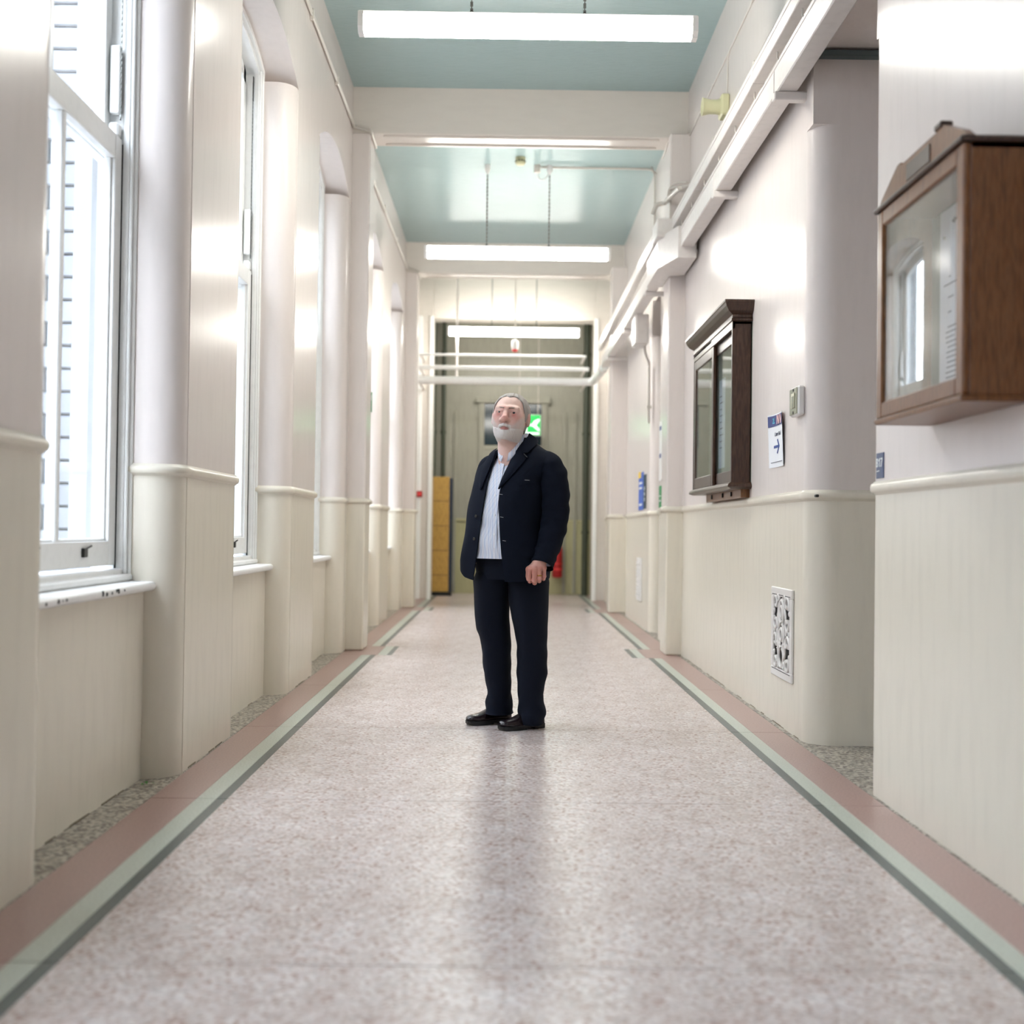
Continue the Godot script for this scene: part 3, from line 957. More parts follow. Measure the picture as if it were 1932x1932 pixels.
func wall_things() -> void:
	case_near()
	case_far()
	# arrow notice
	var s := thing("arrow_notice", "white paper notice with a blue arrow and dark blue heading, taped beside the dark cabinet", "notice", Vector3(RX - 0.001, 1.42, -6.477), -PI / 2)
	var st := mk()
	var rows := []
	for i in 9:
		var u := i / 8.0
		var row := PackedVector3Array()
		for j in 7:
			var v := j / 6.0
			row.append(Vector3(lerpf(-0.168, 0.168, u), v * 0.3, 0.003 + 0.012 * pow(absf(u - 0.5) * 2.0, 3.0) * (0.5 + v)))
		rows.append(row)
	var back := []
	for r in rows:
		var q := PackedVector3Array()
		for p in r:
			q.append(p - Vector3(0, 0, 0.002))
		back.append(q)
	grid(st, rows, false, true)
	grid(st, back, false, false)
	put("paper", st, M.paper, s)
	st = mk()
	rows = []
	for i in 9:
		var u := i / 8.0
		var row := PackedVector3Array()
		for v in [0.77, 0.84, 0.91, 0.975]:
			row.append(Vector3(lerpf(-0.162, 0.166, u), v * 0.3, 0.0046 + 0.012 * pow(absf(u - 0.5) * 2.0, 3.0) * (0.5 + v)))
		rows.append(row)
	grid(st, rows, false, true)
	put("heading", st, M.navy_print, s)
	lettering("print", "U2L", 0.03, M.cyan_print, s, Vector3(-0.09, 0.262, 0.008), "Droid Sans", 1.2, true)
	lettering("print", "NW", 0.05, M.pink_print, s, Vector3(0.075, 0.262, 0.009), "Droid Sans", 1.3, true)
	lettering("print", "Core Hall", 0.022, M.ink, s, Vector3(0.015, 0.185, 0.0045), "Droid Sans", 1.2)
	st = mk()
	box(st, Vector3(-0.075, 0.108, 0.004), Vector3(0.04, 0.122, 0.0055), 0.0)
	for sg in [-1.0, 1.0]:
		prism(st, PackedVector2Array([Vector2(0.058, 0.115), Vector2(0.012, 0.115 + sg * 0.042), Vector2(0.0, 0.115 + sg * 0.036), Vector2(0.036, 0.115)]), 2, 0.004, 0.0055)
	put("arrow", st, M.ink_blue, s)
	sheet("rule", -0.15, 0.027, 0.16, 0.03, 0.006, M.ink, s, 0.001)
	# card reader
	var k := thing("wall_switch", "white boxed wall switch with a bronze plate above the vent", "switch", Vector3(RX, 1.73, -5.985), -PI / 2)
	bx("box", Vector3(-0.085, -0.075, 0), Vector3(0.085, 0.075, 0.035), M.plastic_white, k, 0.008)
	bx("plate", Vector3(-0.08, -0.067, 0.035), Vector3(0.07, 0.067, 0.039), M.bronze, k, 0.002)
	bx("slot_frame", Vector3(-0.035, -0.035, 0.039), Vector3(0.03, 0.042, 0.043), M.bronze_light, k, 0.003)
	bx("slot", Vector3(-0.018, -0.033, 0.0425), Vector3(0.022, 0.026, 0.0445), M.bronze, k, 0.001)
	for y in [-0.058, 0.058]:
		st = mk()
		lathe(st, [[0.008, 0.0], [0.007, 0.003]], Vector3(0.0, y, 0.039), Vector3.BACK, 10)
		put("screw", st, M.black, k)
	vent()
	# room number
	var n := thing("room_sign", "small navy room sign B17 on the corner of the near right wall", "sign", Vector3(1.5, 1.276, -4.652), -PI / 2)
	bx("plate", Vector3(-0.044, 0, 0), Vector3(0.044, 0.102, 0.004), M.sign_navy, n, 0.001)
	lettering("number", "B17", 0.034, M.sign_white, n, Vector3(-0.006, 0.062, 0.0045), "Droid Sans", 1.0, true)
	sheet("small_print", -0.036, 0.027, -0.022, 0.031, 0.0042, M.sign_white, n, 0.0008)
	sheet("small_print", -0.018, 0.028, -0.004, 0.032, 0.0042, M.sign_white, n, 0.0008)
	# notices in the second bay
	var f := thing("tall_notice", "tall narrow white notice just beyond the right pilaster", "notice", Vector3(RX, 1.55, -11.33), -PI / 2)
	bx("board", Vector3(-0.085, 0, 0), Vector3(0.085, 0.58, 0.012), M.plastic_white, f, 0.002)
	sheet("print", -0.06, 0.49, 0.06, 0.53, 0.012, M.navy_print, f)
	sheet("print", -0.06, 0.22, 0.06, 0.26, 0.012, M.navy_print, f)
	var gr := thing("green_notice", "small green notice below the tall white one, beyond the right pilaster", "notice", Vector3(RX, 1.285, -11.33), -PI / 2)
	bx("board", Vector3(-0.085, 0, 0), Vector3(0.085, 0.215, 0.01), M.sign_green, gr, 0.002)
	sheet("print", -0.05, 0.06, 0.05, 0.075, 0.01, M.sign_white, gr)
	sheet("print", -0.05, 0.11, 0.05, 0.12, 0.01, M.sign_white, gr)
	var pb := thing("blue_poster", "blue poster with a yellow corner and white text, on the far right wall", "poster", Vector3(RX, 1.29, -12.98), -PI / 2)
	sheet("paper", -0.22, 0, 0.22, 0.42, 0.002, M.poster_blue, pb, 0.003)
	sheet("yellow_tab", -0.24, 0.36, 0.0, 0.43, 0.0055, M.poster_yellow, pb)
	for y in [0.235, 0.29, 0.05]:
		sheet("print", -0.15, y, 0.1, y + 0.022, 0.0052, M.sign_white, pb)
	var pd := thing("dark_poster", "dark notice with white circles beside the blue poster on the far right wall", "poster", Vector3(RX, 1.3, -12.62), -PI / 2)
	sheet("paper", -0.12, 0, 0.12, 0.37, 0.002, M.poster_dark, pd, 0.003)
	for y in [0.1, 0.16, 0.22]:
		st = mk()
		lathe(st, [[0.024, 0.0], [0.024, 0.0012]], Vector3(-0.03, y, 0.005), Vector3.BACK, 14)
		put("circle", st, M.sign_white, pd)
	var v2 := thing("wall_grille", "tall white louvred grille low on the far right wall", "vent", Vector3(RX, 0.28, -13.0), -PI / 2)
	bx("frame", Vector3(-0.2, 0, 0), Vector3(0.2, 0.48, 0.02), M.plastic_white, v2, 0.006)
	for i in 9:
		bx("louvre", Vector3(-0.16, 0.04 + i * 0.045, 0.018), Vector3(0.16, 0.07 + i * 0.045, 0.03), M.plastic_white, v2, 0.004)
	var gl := thing("fire_exit_plate", "green fire exit plate standing out from the left wall behind the pilaster", "sign", Vector3(LX, 2.15, -11.05))
	bx("plate", Vector3(0, 0, -0.004), Vector3(0.085, 0.19, 0.004), M.sign_green, gl, 0.002)
	sheet("print", 0.05, 0.03, 0.075, 0.09, 0.004, M.sign_white, gl)
	sheet("print", 0.055, 0.11, 0.078, 0.16, 0.004, M.sign_white, gl)
	var cp := thing("call_point", "small red fire alarm call point on the left side of the portal", "alarm", Vector3(-1.285, 1.525, ZEND + 0.03))
	bx("box", Vector3(-0.045, 0, 0), Vector3(0.045, 0.09, 0.05), M.red, cp, 0.008)
	sheet("window", -0.03, 0.02, 0.03, 0.07, 0.05, M.red_cap, cp)
	var tw := thing("leaf_scrap", "tiny green leaf scrap on the floor at the foot of the first left pier", "leaf", Vector3(-1.43, 0.0, -4.73))
	for i in 3:
		st = mk()
		var a := i * 2.1
		facing(st, [Vector3(0, 0.004, 0), Vector3(cos(a) * 0.02 - sin(a) * 0.008, 0.014, sin(a) * 0.02 + cos(a) * 0.008), Vector3(cos(a) * 0.034, 0.008, sin(a) * 0.034), Vector3(cos(a) * 0.02 + sin(a) * 0.008, 0.012, sin(a) * 0.02 - cos(a) * 0.008)], Vector3.UP)
		put("leaf", st, M.leaf_green, tw)

func vent() -> void:
	var v := thing("floor_vent", "ornate white cast iron air vent low on the right wall under the arrow notice", "vent", Vector3(RX, 0.265, -6.315), -PI / 2)
	var W := 0.235
	var H := 0.49
	bx("dark_back", Vector3(-W + 0.03, 0.03, 0.0), Vector3(W - 0.03, H - 0.03, 0.004), M.vent_dark, v, 0.0)
	var st := mk()
	box(st, Vector3(-W, 0, 0), Vector3(W, 0.05, 0.014), 0.004)
	box(st, Vector3(-W, H - 0.05, 0), Vector3(W, H, 0.014), 0.004)
	box(st, Vector3(-W, 0.05, 0), Vector3(-W + 0.05, H - 0.05, 0.014), 0.004)
	box(st, Vector3(W - 0.05, 0.05, 0), Vector3(W, H - 0.05, 0.014), 0.004)
	put("frame", st, M.iron_white, v)
	for y in [0.038, H - 0.042]:
		sheet("groove", -W + 0.03, y, W - 0.03, y + 0.004, 0.0135, M.dark_line, v, 0.001)
	# scrollwork: circles, S-curves and leaves, mirrored left and right
	var curl := func(c: Vector2, r0: float, r1: float, a0: float, a1: float) -> void:
		for m in [-1.0, 1.0]:
			var pts := []
			for k in 15:
				var t := k / 14.0
				var a := lerpf(a0, a1, t)
				var r := lerpf(r0, r1, t)
				pts.append(Vector3(m * (c.x + r * cos(a)), c.y + r * sin(a), 0.009))
			tb("scroll", pts, 0.0105, M.iron_white, v, 0.0, 5)
	curl.call(Vector2(0.0, 0.36), 0.06, 0.06, -PI / 2, PI / 2)
	curl.call(Vector2(0.0, 0.36), 0.03, 0.03, -PI / 2, PI / 2)
	curl.call(Vector2(0.0, 0.24), 0.075, 0.06, -PI / 2, PI / 2)
	curl.call(Vector2(0.0, 0.24), 0.035, 0.03, -PI / 2, PI / 2)
	curl.call(Vector2(0.0, 0.12), 0.06, 0.05, -PI / 2, PI / 2)
	curl.call(Vector2(0.125, 0.405), 0.05, 0.012, -0.6, 5.6)
	curl.call(Vector2(0.125, 0.30), 0.05, 0.012, 0.6, -5.6)
	curl.call(Vector2(0.135, 0.20), 0.045, 0.012, -0.6, 5.6)
	curl.call(Vector2(0.125, 0.09), 0.05, 0.012, 0.6, -5.6)
	curl.call(Vector2(0.075, 0.17), 0.03, 0.01, 0.0, 5.0)
	curl.call(Vector2(0.07, 0.43), 0.025, 0.01, 0.0, 5.0)
	curl.call(Vector2(0.065, 0.07), 0.025, 0.01, 0.0, 5.0)
	for m in [-1.0, 1.0]:
		tb("scroll", [Vector3(0, 0.06, 0.008), Vector3(m * 0.09, 0.14, 0.008), Vector3(m * 0.06, 0.24, 0.008), Vector3(m * 0.1, 0.34, 0.008), Vector3(0, 0.43, 0.008)], 0.007, M.iron_white, v, 0.04, 5)
		for e in [[0.03, 0.30], [0.1, 0.25], [0.035, 0.185], [0.17, 0.36], [0.17, 0.13], [0.16, 0.25], [0.04, 0.4]]:
			st = mk()
			lathe(st, [[0.003, 0.0], [0.017, 0.003], [0.013, 0.009], [0.003, 0.012]], Vector3(m * e[0], e[1], 0.004), Vector3.BACK, 9)
			put("leaf_boss", st, M.iron_white, v)

func case_near() -> void:
	# glazed oak notice case on the near right wall; local x runs towards the camera, z out of the wall
	var c := thing("notice_case", "brown wooden glazed notice case with a shaped pediment on the near right wall", "notice case", Vector3(1.5, 1.455, -3.703), -PI / 2)
	var X := 0.387
	var H := 0.725
	var D := 0.2
	var w: Material = M.wood
	bx("back", Vector3(-X, 0.015, 0), Vector3(X, H, 0.012), M.felt, c, 0.0)
	bx("side", Vector3(-X, 0, 0), Vector3(-X + 0.018, H, D - 0.022), w, c, 0.002)
	bx("side", Vector3(X - 0.018, 0, 0), Vector3(X, H, D - 0.022), w, c, 0.002)
	bx("bottom", Vector3(-X - 0.006, -0.02, 0), Vector3(X + 0.006, 0.0, D + 0.006), w, c, 0.006)
	bx("top", Vector3(-X, H - 0.018, 0), Vector3(X, H, D - 0.022), w, c, 0.002)
	bx("top_mould", Vector3(-X - 0.012, H, -0.0), Vector3(X + 0.012, H + 0.018, D + 0.012), M.wood_dark, c, 0.006)
	var d := node("door", c)
	bx("stile", Vector3(-X, 0.0, D - 0.022), Vector3(-X + 0.055, H, D), w, d, 0.005)
	bx("stile", Vector3(X - 0.055, 0.0, D - 0.022), Vector3(X, H, D), w, d, 0.005)
	bx("rail", Vector3(-X + 0.055, 0.0, D - 0.022), Vector3(X - 0.055, 0.055, D), w, d, 0.005)
	bx("rail", Vector3(-X + 0.055, H - 0.055, D - 0.022), Vector3(X - 0.055, H, D), w, d, 0.005)
	bx("pane", Vector3(-X + 0.05, 0.05, D - 0.013), Vector3(X - 0.05, H - 0.05, D - 0.009), M.case_glass, d, 0.0)
	var st := mk()
	prism(st, PackedVector2Array([Vector2(-X - 0.01, H + 0.018), Vector2(X + 0.01, H + 0.018), Vector2(X - 0.03, H + 0.045), Vector2(0.2, H + 0.115), Vector2(0.17, H + 0.115), Vector2(0.165, H + 0.105), Vector2(-0.165, H + 0.105), Vector2(-0.17, H + 0.115), Vector2(-0.2, H + 0.115), Vector2(-X + 0.03, H + 0.045)]), 2, D - 0.03, D - 0.006)
	put("pediment", st, w, c)
	bx("pediment_cap", Vector3(0.15, H + 0.106, D - 0.04), Vector3(0.205, H + 0.126, D), M.wood_dark, c, 0.004)
	bx("plaque", Vector3(-0.105, H + 0.032, D - 0.007), Vector3(0.105, H + 0.088, D - 0.003), M.plaque, c, 0.001)
	# the papers pinned inside
	var a := thing("pinned_sheet", "white typed sheet pinned inside the near brown notice case", "paper", Vector3(1.5 - 0.014, 1.50, -3.62), -PI / 2)
	sheet("paper", -0.365, 0.0, -0.04, 0.655, 0.0, M.paper, a, 0.002)
	for e in [[-0.32, 0.56], [-0.24, 0.60], [-0.225, 0.605]]:
		st = mk()
		lathe(st, [[0.006, 0.0], [0.005, 0.006]], Vector3(e[0], e[1], 0.002), Vector3.BACK, 10)
		put("pin", st, M.black, a)
	var lines := [[-0.285, 0.42, 0.016], [-0.33, 0.395, 0.15], [-0.29, 0.35, 0.05], [-0.29, 0.30, 0.03]]
	for k in 13:
		lines.append([-0.31 + 0.02 * rng.randf(), 0.25 - k * 0.017, 0.05 + 0.1 * rng.randf()])
	for e in lines:
		sheet("print", e[0], e[1], e[0] + e[2], e[1] + 0.0045, 0.002, M.ink, a, 0.0006)

func case_far() -> void:
	var c := thing("dark_case", "dark stained double door glazed cabinet with a heavy cornice beside the arrow notice", "notice case", Vector3(RX, 1.345, -7.915), -PI / 2)
	var X := 0.735
	var H := 1.015
	var D := 0.125
	var w: Material = M.wood_dark
	bx("back", Vector3(-X, 0, 0), Vector3(X, H, 0.01), M.felt, c, 0.0)
	bx("side", Vector3(-X, 0, 0), Vector3(-X + 0.022, H, D), w, c, 0.003)
	bx("side", Vector3(X - 0.022, 0, 0), Vector3(X, H, D), w, c, 0.003)
	bx("top", Vector3(-X, H - 0.02, 0), Vector3(X, H, D), w, c, 0.002)
	bx("head_rail", Vector3(-X, H - 0.05, D - 0.02), Vector3(X, H, D), w, c, 0.003)
	# cornice and bottom moulding swept round three sides
	for e in [["cornice", [[0.0, 0.0], [0.006, 0.004], [0.006, 0.016], [0.0, 0.022], [0.0, 0.04], [0.014, 0.05], [0.03, 0.062], [0.046, 0.088], [0.052, 0.106], [0.056, 0.112], [0.056, 0.124]], H], ["base_mould", [[0.0, 0.03], [0.008, 0.026], [0.018, 0.018], [0.024, 0.006], [0.024, 0.0], [0.0, -0.012]], -0.01]]:
		var st := mk()
		var rows := []
		for p in e[1]:
			var o: float = p[0]
			var y: float = e[2] + p[1]
			rows.append(PackedVector3Array([Vector3(-X - o, y, 0), Vector3(-X - o, y, D + o), Vector3(X + o, y, D + o), Vector3(X + o, y, 0)]))
		for i in rows.size() - 1:
			for j in 3:
				var nn: Vector3 = [Vector3.LEFT, Vector3.BACK, Vector3.RIGHT][j] + Vector3(0, -0.3 if i > 4 else 0.0, 0)
				facing(st, [rows[i][j], rows[i][j + 1], rows[i + 1][j + 1], rows[i + 1][j]], nn)
		var tp: PackedVector3Array = rows[-1]
		var bt: PackedVector3Array = rows[0]
		facing(st, [tp[0], tp[1], tp[2], tp[3]], Vector3.UP if e[0] == "cornice" else Vector3.DOWN)
		facing(st, [bt[0], bt[1], bt[2], bt[3]], Vector3.DOWN if e[0] == "cornice" else Vector3.UP)
		put(e[0], st, w, c)
	bx("hanging_strip", Vector3(-0.55, -0.075, 0), Vector3(X - 0.04, -0.018, 0.055), M.wood, c, 0.003)
	for x in [-0.3, 0.1, 0.4]:
		bx("hook", Vector3(x, -0.06, 0.055), Vector3(x + 0.012, -0.03, 0.065), M.black, c, 0.002)
	# two sliding doors, the far one in front
	for k in 2:
		var d := node("door", c)
		var x0: float = [-X + 0.022, -0.005][k]
		var x1: float = [0.075, X - 0.022][k]
		var z: float = [D - 0.022, D - 0.045][k]
		bx("stile", Vector3(x0, 0.02, z), Vector3(x0 + 0.06, H - 0.05, z + 0.02), w, d, 0.004)
		bx("stile", Vector3(x1 - 0.06, 0.02, z), Vector3(x1, H - 0.05, z + 0.02), w, d, 0.004)
		bx("rail", Vector3(x0 + 0.06, 0.02, z), Vector3(x1 - 0.06, 0.10, z + 0.02), w, d, 0.004)
		bx("rail", Vector3(x0 + 0.06, H - 0.12, z), Vector3(x1 - 0.06, H - 0.05, z + 0.02), w, d, 0.004)
		bx("pane", Vector3(x0 + 0.055, 0.095, z + 0.008), Vector3(x1 - 0.055, H - 0.115, z + 0.012), M.case_glass, d, 0.0)
	for k in 4:
		var x: float = [-0.6, -0.3, 0.16, 0.44][k]
		var says: String = ["farthest pale sheet inside the dark double door cabinet", "pale sheet left of the middle stile inside the dark cabinet", "pale sheet right of the middle stile inside the dark cabinet", "nearest blue-edged sheet inside the dark double door cabinet"][k]
		var p := thing("case_sheet", says, "paper", Vector3(RX - 0.011, 1.50, -7.915 + x), -PI / 2, "sheets inside the dark cabinet")
		sheet("paper", 0.0, 0.0, 0.22, 0.62, 0.0, M.paper_blue, p, 0.002)
		for j in 9:
			sheet("print", 0.03, 0.5 - j * 0.045, 0.1 + 0.08 * rng.randf(), 0.506 - j * 0.045, 0.002, M.ink, p, 0.0006)
		if k == 3:
			sheet("print", 0.0, 0.05, 0.022, 0.3, 0.002, M.navy_print, p, 0.0008)

func lobby_things() -> void:
	# door in the end wall with a glazed fanlight
	var d := struct("door_1", Vector3(0.11, 0, -19.2))
	var lp: Material = M.lobby_paint
	var st := mk()
	box(st, Vector3(-0.56, 0, 0), Vector3(-0.47, 3.2, 0.06), 0.006)
	box(st, Vector3(0.47, 0, 0), Vector3(0.56, 3.2, 0.06), 0.006)
	box(st, Vector3(-0.62, 3.13, 0), Vector3(0.62, 3.23, 0.09), 0.01)
	box(st, Vector3(-0.47, 2.36, 0), Vector3(0.47, 2.44, 0.06), 0.006)
	put("frame", st, lp, d)
	bx("fanlight_pane", Vector3(-0.47, 2.44, 0.02), Vector3(0.47, 3.13, 0.03), M.dark_glass, d, 0.0)
	bx("leaf", Vector3(-0.47, 0.01, 0.01), Vector3(0.47, 2.36, 0.045), M.lobby_paint, d, 0.003)
	for y in [0.25, 1.3]:
		bx("leaf_panel", Vector3(-0.32, y, 0.045), Vector3(0.32, y + 0.85, 0.052), M.lobby_paint, d, 0.005)
	var hd := mk()
	tube(hd, [Vector3(-0.41, 1.05, 0.045), Vector3(-0.41, 1.05, 0.1), Vector3(-0.3, 1.05, 0.1)], 0.009, 8, 0.02)
	put("handle", hd, M.brass, d)
	# hanging exit sign
	var e := thing("exit_sign", "lit green running man exit sign hanging before the end door", "exit sign", Vector3(0.355, 2.56, -18.6))
	bx("case", Vector3(-0.2, 0.0, -0.03), Vector3(0.2, 0.34, 0.0), M.plastic_white, e, 0.006)
	bx("panel", Vector3(-0.19, 0.01, 0.0), Vector3(0.19, 0.33, 0.012), M.exit_glow, e, 0.002)
	for x in [-0.15, 0.15]:
		tb("rod", [Vector3(x, 0.34, -0.015), Vector3(x, 1.89, -0.015)], 0.006, M.pipe_paint, e, 0.0, 6)
	var w: Material = M.exit_glow_white
	st = mk()      # running man, doorway and arrow
	lathe(st, [[0.026, 0.0], [0.026, 0.003]], Vector3(-0.055, 0.268, 0.012), Vector3.BACK, 14)
	put("man_head", st, w, e)
	for q in [[[-0.06, 0.235], [-0.085, 0.15], 0.022], [[-0.06, 0.23], [-0.005, 0.19], 0.012], [[-0.065, 0.23], [-0.125, 0.19], 0.012], [[-0.085, 0.15], [-0.03, 0.12], 0.014], [[-0.03, 0.12], [-0.035, 0.06], 0.012], [[-0.085, 0.15], [-0.12, 0.10], 0.014], [[-0.12, 0.10], [-0.165, 0.09], 0.012]]:
		tb("man_limb", [Vector3(q[0][0], q[0][1], 0.012), Vector3(q[1][0], q[1][1], 0.012)], q[2], w, e, 0.0, 6)
	st = mk()
	prism(st, PackedVector2Array([Vector2(0.02, 0.155), Vector2(0.1, 0.155), Vector2(0.1, 0.185), Vector2(0.02, 0.185)]), 2, 0.012, 0.015)
	prism(st, PackedVector2Array([Vector2(0.09, 0.235), Vector2(0.165, 0.27), Vector2(0.18, 0.25), Vector2(0.12, 0.17), Vector2(0.18, 0.09), Vector2(0.165, 0.07), Vector2(0.06, 0.16), Vector2(0.06, 0.18)]), 2, 0.012, 0.015)
	put("arrow", st, w, e)
	st = mk()
	prism(st, PackedVector2Array([Vector2(-0.17, 0.02), Vector2(0.17, 0.02), Vector2(0.17, 0.05), Vector2(-0.17, 0.05)]), 2, 0.012, 0.014)
	put("threshold", st, w, e)
	var al := AreaLight3D.new()
	al.name = "exit_sign_light"
	al.area_size = Vector2(0.38, 0.32)
	al.light_energy = 0.05
	al.light_color = c8(120, 255, 170)
	al.area_range = 20.0
	al.area_attenuation = 2.0
	al.shadow_enabled = true
	add_child(al)
	al.position = Vector3(0.355, 2.73, -18.57)
	al.rotation = Vector3(0, PI, 0)
	# yellow notice board standing left
	var y := thing("yellow_board", "tall yellow wooden board with dark edges standing left inside the portal", "board", Vector3(-1.12, 0, -18.5), 0.0)
	bx("face", Vector3(-0.3, 0.06, 0.03), Vector3(0.235, 1.88, 0.06), M.board_wood, y, 0.006)
	bx("edge", Vector3(-0.32, 0.0, -0.05), Vector3(0.285, 1.86, 0.03), M.navy_edge, y, 0.006)
	for k in 4:
		bx("panel_groove", Vector3(-0.29, 0.32 + k * 0.39, 0.0595), Vector3(0.225, 0.328 + k * 0.39, 0.0608), M.plaque, y, 0.0)
	bx("plinth", Vector3(-0.32, 0, -0.05), Vector3(0.285, 0.06, 0.1), M.black, y, 0.004)
	# fire extinguisher
	var f := thing("fire_extinguisher", "red fire extinguisher hanging on the end wall to the right of the man", "fire extinguisher", Vector3(0.86, 0.28, -19.0))
	st = mk()
	lathe(st, [[0.02, 0.0], [0.075, 0.01], [0.085, 0.03], [0.085, 0.46], [0.07, 0.52], [0.03, 0.56], [0.026, 0.6]], Vector3.ZERO, Vector3.UP, 20)
	put("cylinder", st, M.red, f)
	bx("valve", Vector3(-0.03, 0.58, -0.03), Vector3(0.03, 0.66, 0.03), M.black, f, 0.008)
	bx("lever", Vector3(-0.05, 0.66, -0.012), Vector3(0.08, 0.69, 0.012), M.black, f, 0.004)
	tb("hose", [Vector3(-0.03, 0.62, 0), Vector3(-0.12, 0.6, 0.02), Vector3(-0.13, 0.4, 0.05), Vector3(-0.11, 0.22, 0.06)], 0.012, M.black, f, 0.06)
	for q in [[0.12, 0.16], [0.22, 0.24]]:
		st = mk()
		lathe(st, [[0.0855, q[0]], [0.0865, q[0] + 0.002], [0.0865, q[1]], [0.0855, q[1] + 0.002]], Vector3.ZERO, Vector3.UP, 20)
		put("label_band", st, M.red_cap, f)
	bx("wall_bracket", Vector3(-0.03, 0.4, -0.2), Vector3(0.03, 0.46, -0.07), M.black, f, 0.004)
	# dark service pipes both sides
	var says := ["dark green pipe outermost on the left side of the lobby", "dark green pipe second from the left in the lobby", "thin dark green pipe third from the left in the lobby", "dark green pipe right of the extinguisher in the lobby", "dark green pipe outermost on the right side of the lobby"]
	for k in 5:
		var x: float = [-1.42, -1.2, -1.02, 1.3, 1.55][k]
		var r: float = [0.07, 0.06, 0.035, 0.05, 0.07][k]
		var p := thing("service_pipe", says[k], "pipe", Vector3(x, 0, -18.95), 0.0, "dark service pipes in the lobby")
		tb("pipe", [Vector3(0, 0, 0), Vector3(0, 4.45, 0)], r, M.pipe_green, p, 0.0, 14)
		for yy in [1.0, 2.6, 3.9]:
			st = mk()
			lathe(st, [[r + 0.012, 0.0], [r + 0.012, 0.05]], Vector3(0, yy, 0), Vector3.UP, 14)
			put("collar", st, M.pipe_green, p)

# ------------------------------------------------------------------ surface nets over a distance field
func smin(a: float, b: float, k: float) -> float:
	var h := maxf(k - absf(a - b), 0.0) / k
	return minf(a, b) - h * h * k * 0.25

func smax(a: float, b: float, k: float) -> float:
	return -smin(-a, -b, k)

func cap(p: Vector3, a: Vector3, b: Vector3, ra: float, rb: float) -> float:
	var ab := b - a
	var t := clampf((p - a).dot(ab) / ab.length_squared(), 0.0, 1.0)
	return p.distance_to(a + ab * t) - lerpf(ra, rb, t)

func ell(p: Vector3, c: Vector3, r: Vector3) -> float:
	var q := p - c
	var k0 := (q / r).length()
	var k1 := (q / (r * r)).length()
	return (k0 * (k0 - 1.0) / k1) if k1 > 1e-6 else -minf(r.x, minf(r.y, r.z))

func nets(st: SurfaceTool, field: Callable, lo: Vector3, hi: Vector3, h: float, xf := Transform3D.IDENTITY, col = null) -> void:
	var B := 4
	var nx := (int(ceil((hi.x - lo.x) / h / B)) * B) + 1
	var ny := (int(ceil((hi.y - lo.y) / h / B)) * B) + 1
	var nz := (int(ceil((hi.z - lo.z) / h / B)) * B) + 1
	var v := PackedFloat32Array()
	v.resize(nx * ny * nz)
	v.fill(1e9)
	var reach := h * B * 0.87 * 1.7 + 0.004
	for bz in range(0, nz - 1, B):
		for by in range(0, ny - 1, B):
			for bxx in range(0, nx - 1, B):
				var d: float = field.call(lo + Vector3(bxx + B * 0.5, by + B * 0.5, bz + B * 0.5) * h)
				var far := absf(d) > reach
				for z in range(bz, bz + B + 1):
					for y in range(by, by + B + 1):
						var at := (z * ny + y) * nx + bxx
						for x in B + 1:
							if v[at + x] > 9e8 or (v[at + x] > 8e8 and not far):
								v[at + x] = (8.5e8 if d > 0.0 else -1.0) if far else field.call(lo + Vector3(bxx + x, y, z) * h)
	var ids := PackedInt32Array()
	ids.resize(nx * ny * nz)
	ids.fill(-1)
	var pts := PackedVector3Array()
	var cols := PackedColorArray()
	var sx := 1
	var sy := nx
	var sz := nx * ny
	var offs := [0, sx, sy, sx + sy, sz, sx + sz, sy + sz, sx + sy + sz]
	var edges := [[0, 1], [2, 3], [4, 5], [6, 7], [0, 2], [1, 3], [4, 6], [5, 7], [0, 4], [1, 5], [2, 6], [3, 7]]
	for z in nz - 1:
		for y in ny - 1:
			for x in nx - 1:
				var at := z * sz + y * sy + x
				var first := v[at] < 0.0
				var mixed := false
				for k in range(1, 8):
					if (v[at + offs[k]] < 0.0) != first:
						mixed = true
						break
				if not mixed:
					continue
				var sum := Vector3.ZERO
				var n := 0
				for e in edges:
					var a: float = v[at + offs[e[0]]]
					var b: float = v[at + offs[e[1]]]
					if (a < 0.0) == (b < 0.0):
						continue
					var t := clampf(a / (a - b), 0.02, 0.98)
					var pa := Vector3(e[0] & 1, (e[0] >> 1) & 1, e[0] >> 2)
					var pb := Vector3(e[1] & 1, (e[1] >> 1) & 1, e[1] >> 2)
					sum += pa.lerp(pb, t)
					n += 1
				ids[at] = pts.size()
				var q := lo + (Vector3(x, y, z) + sum / n) * h
				pts.append(q)
				if col != null:
					cols.append(col.call(q))
	st.set_smooth_group(0)
	for z in range(1, nz - 1):
		for y in range(1, ny - 1):
			for x in range(1, nx - 1):
				var at := z * sz + y * sy + x
				var a := v[at] < 0.0
				for k in 3:
					var b: bool = v[at + [sx, sy, sz][k]] < 0.0
					if a == b:
						continue
					var u: int = [sy, sz, sx][k]
					var w: int = [sz, sx, sy][k]
					var c := [ids[at], ids[at - u], ids[at - u - w], ids[at - w]]
					if not a:
						c.reverse()
					for i in [0, 1, 2, 0, 2, 3]:
						var id: int = c[i]
						if id < 0:
							continue
						if col != null:
							st.set_color(cols[id])
						st.add_vertex(xf * pts[id])
	st.set_smooth_group(-1)

# ------------------------------------------------------------------ the man
const PHI := -0.576                                  # the trunk is turned to the left of the view
var LAT := Vector3(cos(PHI), 0, -sin(PHI))
var FWD := Vector3(sin(PHI), 0, cos(PHI))
